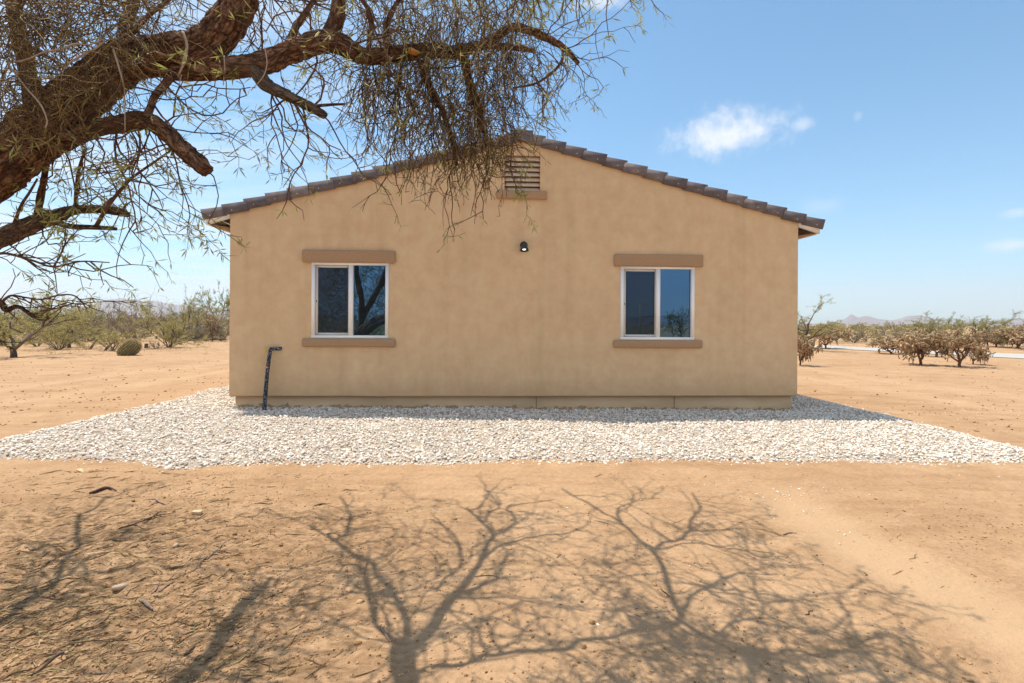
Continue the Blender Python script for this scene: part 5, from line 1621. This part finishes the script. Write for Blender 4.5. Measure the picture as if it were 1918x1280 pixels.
# ------------------------------------------------------------------ mountains all round
ctrl = [(-700, 0.0180), (-300, 0.0200), (60, 0.0200), (120, 0.0220), (165, 0.0290), (198, 0.0410), (225, 0.0450), (245, 0.0430), (262, 0.0400), (290, 0.0400), (320, 0.0340), (350, 0.0300), (400, 0.0240), (480, 0.0200), (900, 0.0120), (1400, 0.0060), (1540, 0.0030), (1562, 0.0073), (1578, 0.0098), (1588, 0.0171), (1594, 0.0226), (1600, 0.0195), (1607, 0.0152), (1616, 0.0183), (1626, 0.0189), (1645, 0.0128), (1672, 0.0110), (1684, 0.0134), (1700, 0.0195), (1722, 0.0207), (1738, 0.0171), (1752, 0.0146), (1780, 0.0110), (1830, 0.0098), (1880, 0.0122), (1918, 0.0159), (1980, 0.0195), (2400, 0.0120)]
az_c = [math.atan(ray(p_, CY)[0]) for p_, _ in ctrl]; el_c = [e_ for _, e_ in ctrl]
RM = 2900.0
azs = np.concatenate([np.linspace(-1.05, 1.05, 760), np.linspace(1.05, 2 * math.pi - 1.05, 240)[1:-1]])
rows = np.concatenate([np.linspace(2150, RM, 22), np.linspace(RM, 3350, 10)[1:]])
back_el = .010 + .004 * np.sin(azs * 3.1) + .004 * np.sin(azs * 7.3 + 1)
fr_ = np.interp(azs, az_c, el_c)
wgt = np.clip((np.abs(np.where(azs > math.pi, azs - 2 * math.pi, azs)) - 1.0) / .3, 0, 1)
el = fr_ * (1 - wgt) + back_el * wgt
hgt = 1.4 + el * RM * np.where(wgt < 1, np.cos(np.clip(azs, -1.2, 1.2)), 1)
AZ, RW = np.meshgrid(azs, rows)
X_, Y_ = RW * np.sin(AZ), RW * np.cos(AZ)
t_ = np.where(RW <= RM, (RW - 2150) / (RM - 2150), 1 - (RW - RM) / (3350 - RM))
prof_ = np.clip(t_, 0, 1) ** 1.25
nz = fbm(X_ / 170, Y_ / 170, 401, 5)
rd = 1 - np.abs(fbm(X_ / 260, Y_ / 260, 431, 4)) * 1.8
Z_ = hgt[None] * prof_ * (1 + (.55 * nz + .35 * (rd - .7)) * (1 - t_ ** 3)) - 3
mm = MB(); na = len(azs)
q_ = np.arange(len(rows) - 1)[:, None] * na + np.arange(na)[None]; q2 = np.arange(len(rows) - 1)[:, None] * na + (np.arange(na)[None] + 1) % na
mm.add(np.stack([X_, Y_, Z_], -1).reshape(-1, 3), F4=np.stack([q_, q2, q2 + na, q_ + na], -1).reshape(-1, 4))
M['mountain'] = simple('mountain_rock', (.10, .080, .068), (.20, .155, .120), .012, .95, 0)
tag(mm.build('mountains', M['mountain'], smooth=False), kind='structure')

# ------------------------------------------------------------------ air
hz = MB(); hz.box((-3700, -3700, -6), (3700, 3700, 260))
hm = bpy.data.materials.new('haze'); hm.use_nodes = True
hm.node_tree.nodes.remove(hm.node_tree.nodes['Principled BSDF'])
pv = hm.node_tree.nodes.new('ShaderNodeVolumePrincipled')
pv.inputs['Color'].default_value = (.78, .85, .98, 1); pv.inputs['Density'].default_value = HAZE; pv.inputs['Anisotropy'].default_value = .2
hm.node_tree.links.new(pv.outputs[0], hm.node_tree.nodes['Material Output'].inputs['Volume'])
if HAZE > 0: tag(hz.build('haze', hm), kind='stuff')

# ------------------------------------------------------------------ sky and sun
S = Vector((-SX, -SY, 1.0)).normalized()
elev = math.asin(S.z); azim = math.atan2(S.x, S.y)
w = bpy.data.worlds.new('World'); scene.world = w; w.use_nodes = True
nt = w.node_tree; bg = nt.nodes['Background']
sky = nt.nodes.new('ShaderNodeTexSky'); sky.sky_type = 'NISHITA'; sky.sun_disc = False
sky.sun_elevation = elev; sky.sun_rotation = azim
sky.altitude = 700; sky.air_density = 1.0; sky.dust_density = SKY_DUST; sky.ozone_density = 1.6
tc = nt.nodes.new('ShaderNodeTexCoord'); dirv = tc.outputs['Generated']
nz1 = noise_node(nt, mapping(nt, dirv, (14, 14, 20)), 1.0, 6, .6, .1)
nz2 = noise_node(nt, dirv, 38, 5, .6)
mask = None
for (px, py, hw_, hh_, amp) in [(1358, 250, 112, 50, .8), (1504, 234, 26, 18, .4), (1607, 218, 10, 12, .18), (1905, 458, 48, 20, .55), (1905, 398, 26, 12, .3), (1135, 2, 80, 16, .6), (1540, 386, 40, 22, .15)]:
    a, b = ray(px, py); d0 = np.array([a, 1, b]); L0 = np.linalg.norm(d0); d0 = d0 / L0
    sb = nt.nodes.new('ShaderNodeVectorMath'); sb.operation = 'SUBTRACT'; nt.links.new(dirv, sb.inputs[0]); sb.inputs[1].default_value = d0
    ml = nt.nodes.new('ShaderNodeVectorMath'); ml.operation = 'MULTIPLY'; nt.links.new(sb.outputs[0], ml.inputs[0])
    ml.inputs[1].default_value = (FPX * L0 / hw_ * .95, FPX * L0 / hw_ * .95, FPX * L0 / hh_)
    ln = nt.nodes.new('ShaderNodeVectorMath'); ln.operation = 'LENGTH'; nt.links.new(ml.outputs[0], ln.inputs[0])
    v = mathn(nt, 'SUBTRACT', 1.0, ln.outputs['Value'])
    v = mathn(nt, 'ADD', v, mathn(nt, 'MULTIPLY', mathn(nt, 'SUBTRACT', nz2.outputs[0], .50), 1.3))
    v = mathn(nt, 'ADD', v, mathn(nt, 'MULTIPLY', mathn(nt, 'SUBTRACT', nz1.outputs[0], .5), .8))
    mr = nt.nodes.new('ShaderNodeMapRange'); mr.interpolation_type = 'SMOOTHSTEP'; nt.links.new(v, mr.inputs['Value'])
    mr.inputs['From Min'].default_value = -.05; mr.inputs['From Max'].default_value = .95
    v = mathn(nt, 'MULTIPLY', mr.outputs[0], amp)
    mask = v if mask is None else mathn(nt, 'MAXIMUM', mask, v)
# thin high cloud to the left and behind
sep = nt.nodes.new('ShaderNodeSeparateXYZ'); nt.links.new(dirv, sep.inputs[0])
den = mathn(nt, 'ADD', mathn(nt, 'MAXIMUM', sep.outputs['Z'], 0.0), .12)
cb = nt.nodes.new('ShaderNodeCombineXYZ'); nt.links.new(mathn(nt, 'DIVIDE', sep.outputs['X'], den), cb.inputs[0]); nt.links.new(mathn(nt, 'DIVIDE', sep.outputs['Y'], den), cb.inputs[1])
ci = noise_node(nt, mapping(nt, cb.outputs[0], (.55, 1.1, 1), (0, 0, R(20))), 1.0, 7, .6, .6)
rc_ = ramp(nt, [(.40, (0, 0, 0)), (.70, (1, 1, 1))]); nt.links.new(ci.outputs[0], rc_.inputs[0])
left = nt.nodes.new('ShaderNodeMapRange'); nt.links.new(sep.outputs['X'], left.inputs['Value']); left.inputs['From Min'].default_value = -.02; left.inputs['From Max'].default_value = -.45; left.inputs['To Max'].default_value = .9
back = nt.nodes.new('ShaderNodeMapRange'); nt.links.new(sep.outputs['Y'], back.inputs['Value']); back.inputs['From Min'].default_value = .2; back.inputs['From Max'].default_value = -.3; back.inputs['To Max'].default_value = .6
hi = mathn(nt, 'MULTIPLY', rc_.outputs[0], mathn(nt, 'MAXIMUM', left.outputs[0], back.outputs[0]))
mask = mathn(nt, 'MAXIMUM', mask, hi)
stn = noise_node(nt, mapping(nt, dirv, (3.2, 3.2, 48)), 1.0, 5, .55, .25); stq = ramp(nt, [(.40, (0, 0, 0)), (.60, (1, 1, 1))]); nt.links.new(stn.outputs[0], stq.inputs[0])
mask = mathn(nt, 'MAXIMUM', mask, mathn(nt, 'MULTIPLY', mathn(nt, 'MULTIPLY', stq.outputs[0], back.outputs[0]), .9))
skyc = mixc(nt, 1.0, sky.outputs[0], SKY_TINT, 'MULTIPLY')
col = mixc(nt, mathn(nt, 'MINIMUM', mask, .92), skyc, (CLOUD, CLOUD, CLOUD * 1.02))
nt.links.new(col, bg.inputs['Color']); bg.inputs['Strength'].default_value = SKY_STR

sun = bpy.data.lights.new('sun', 'SUN'); so_ = bpy.data.objects.new('sun', sun); COL.objects.link(so_)
sun.energy = SUN_STR; sun.angle = R(.35); sun.color = (1.0, .93, .81)
so_.rotation_euler = S.to_track_quat('Z', 'Y').to_euler(); so_.location = (-10, 8, 30)

scene.view_settings.view_transform = 'Standard'; scene.view_settings.look = 'None'
scene.view_settings.exposure = EXPO; scene.view_settings.gamma = 1.0; scene.view_settings.use_curve_mapping = False
scene.render.engine = 'CYCLES'
scene.cycles.use_denoising = True
scene.cycles.max_bounces = 8; scene.cycles.transparent_max_bounces = 8; scene.cycles.volume_bounces = 1
scene.cycles.diffuse_bounces = 4
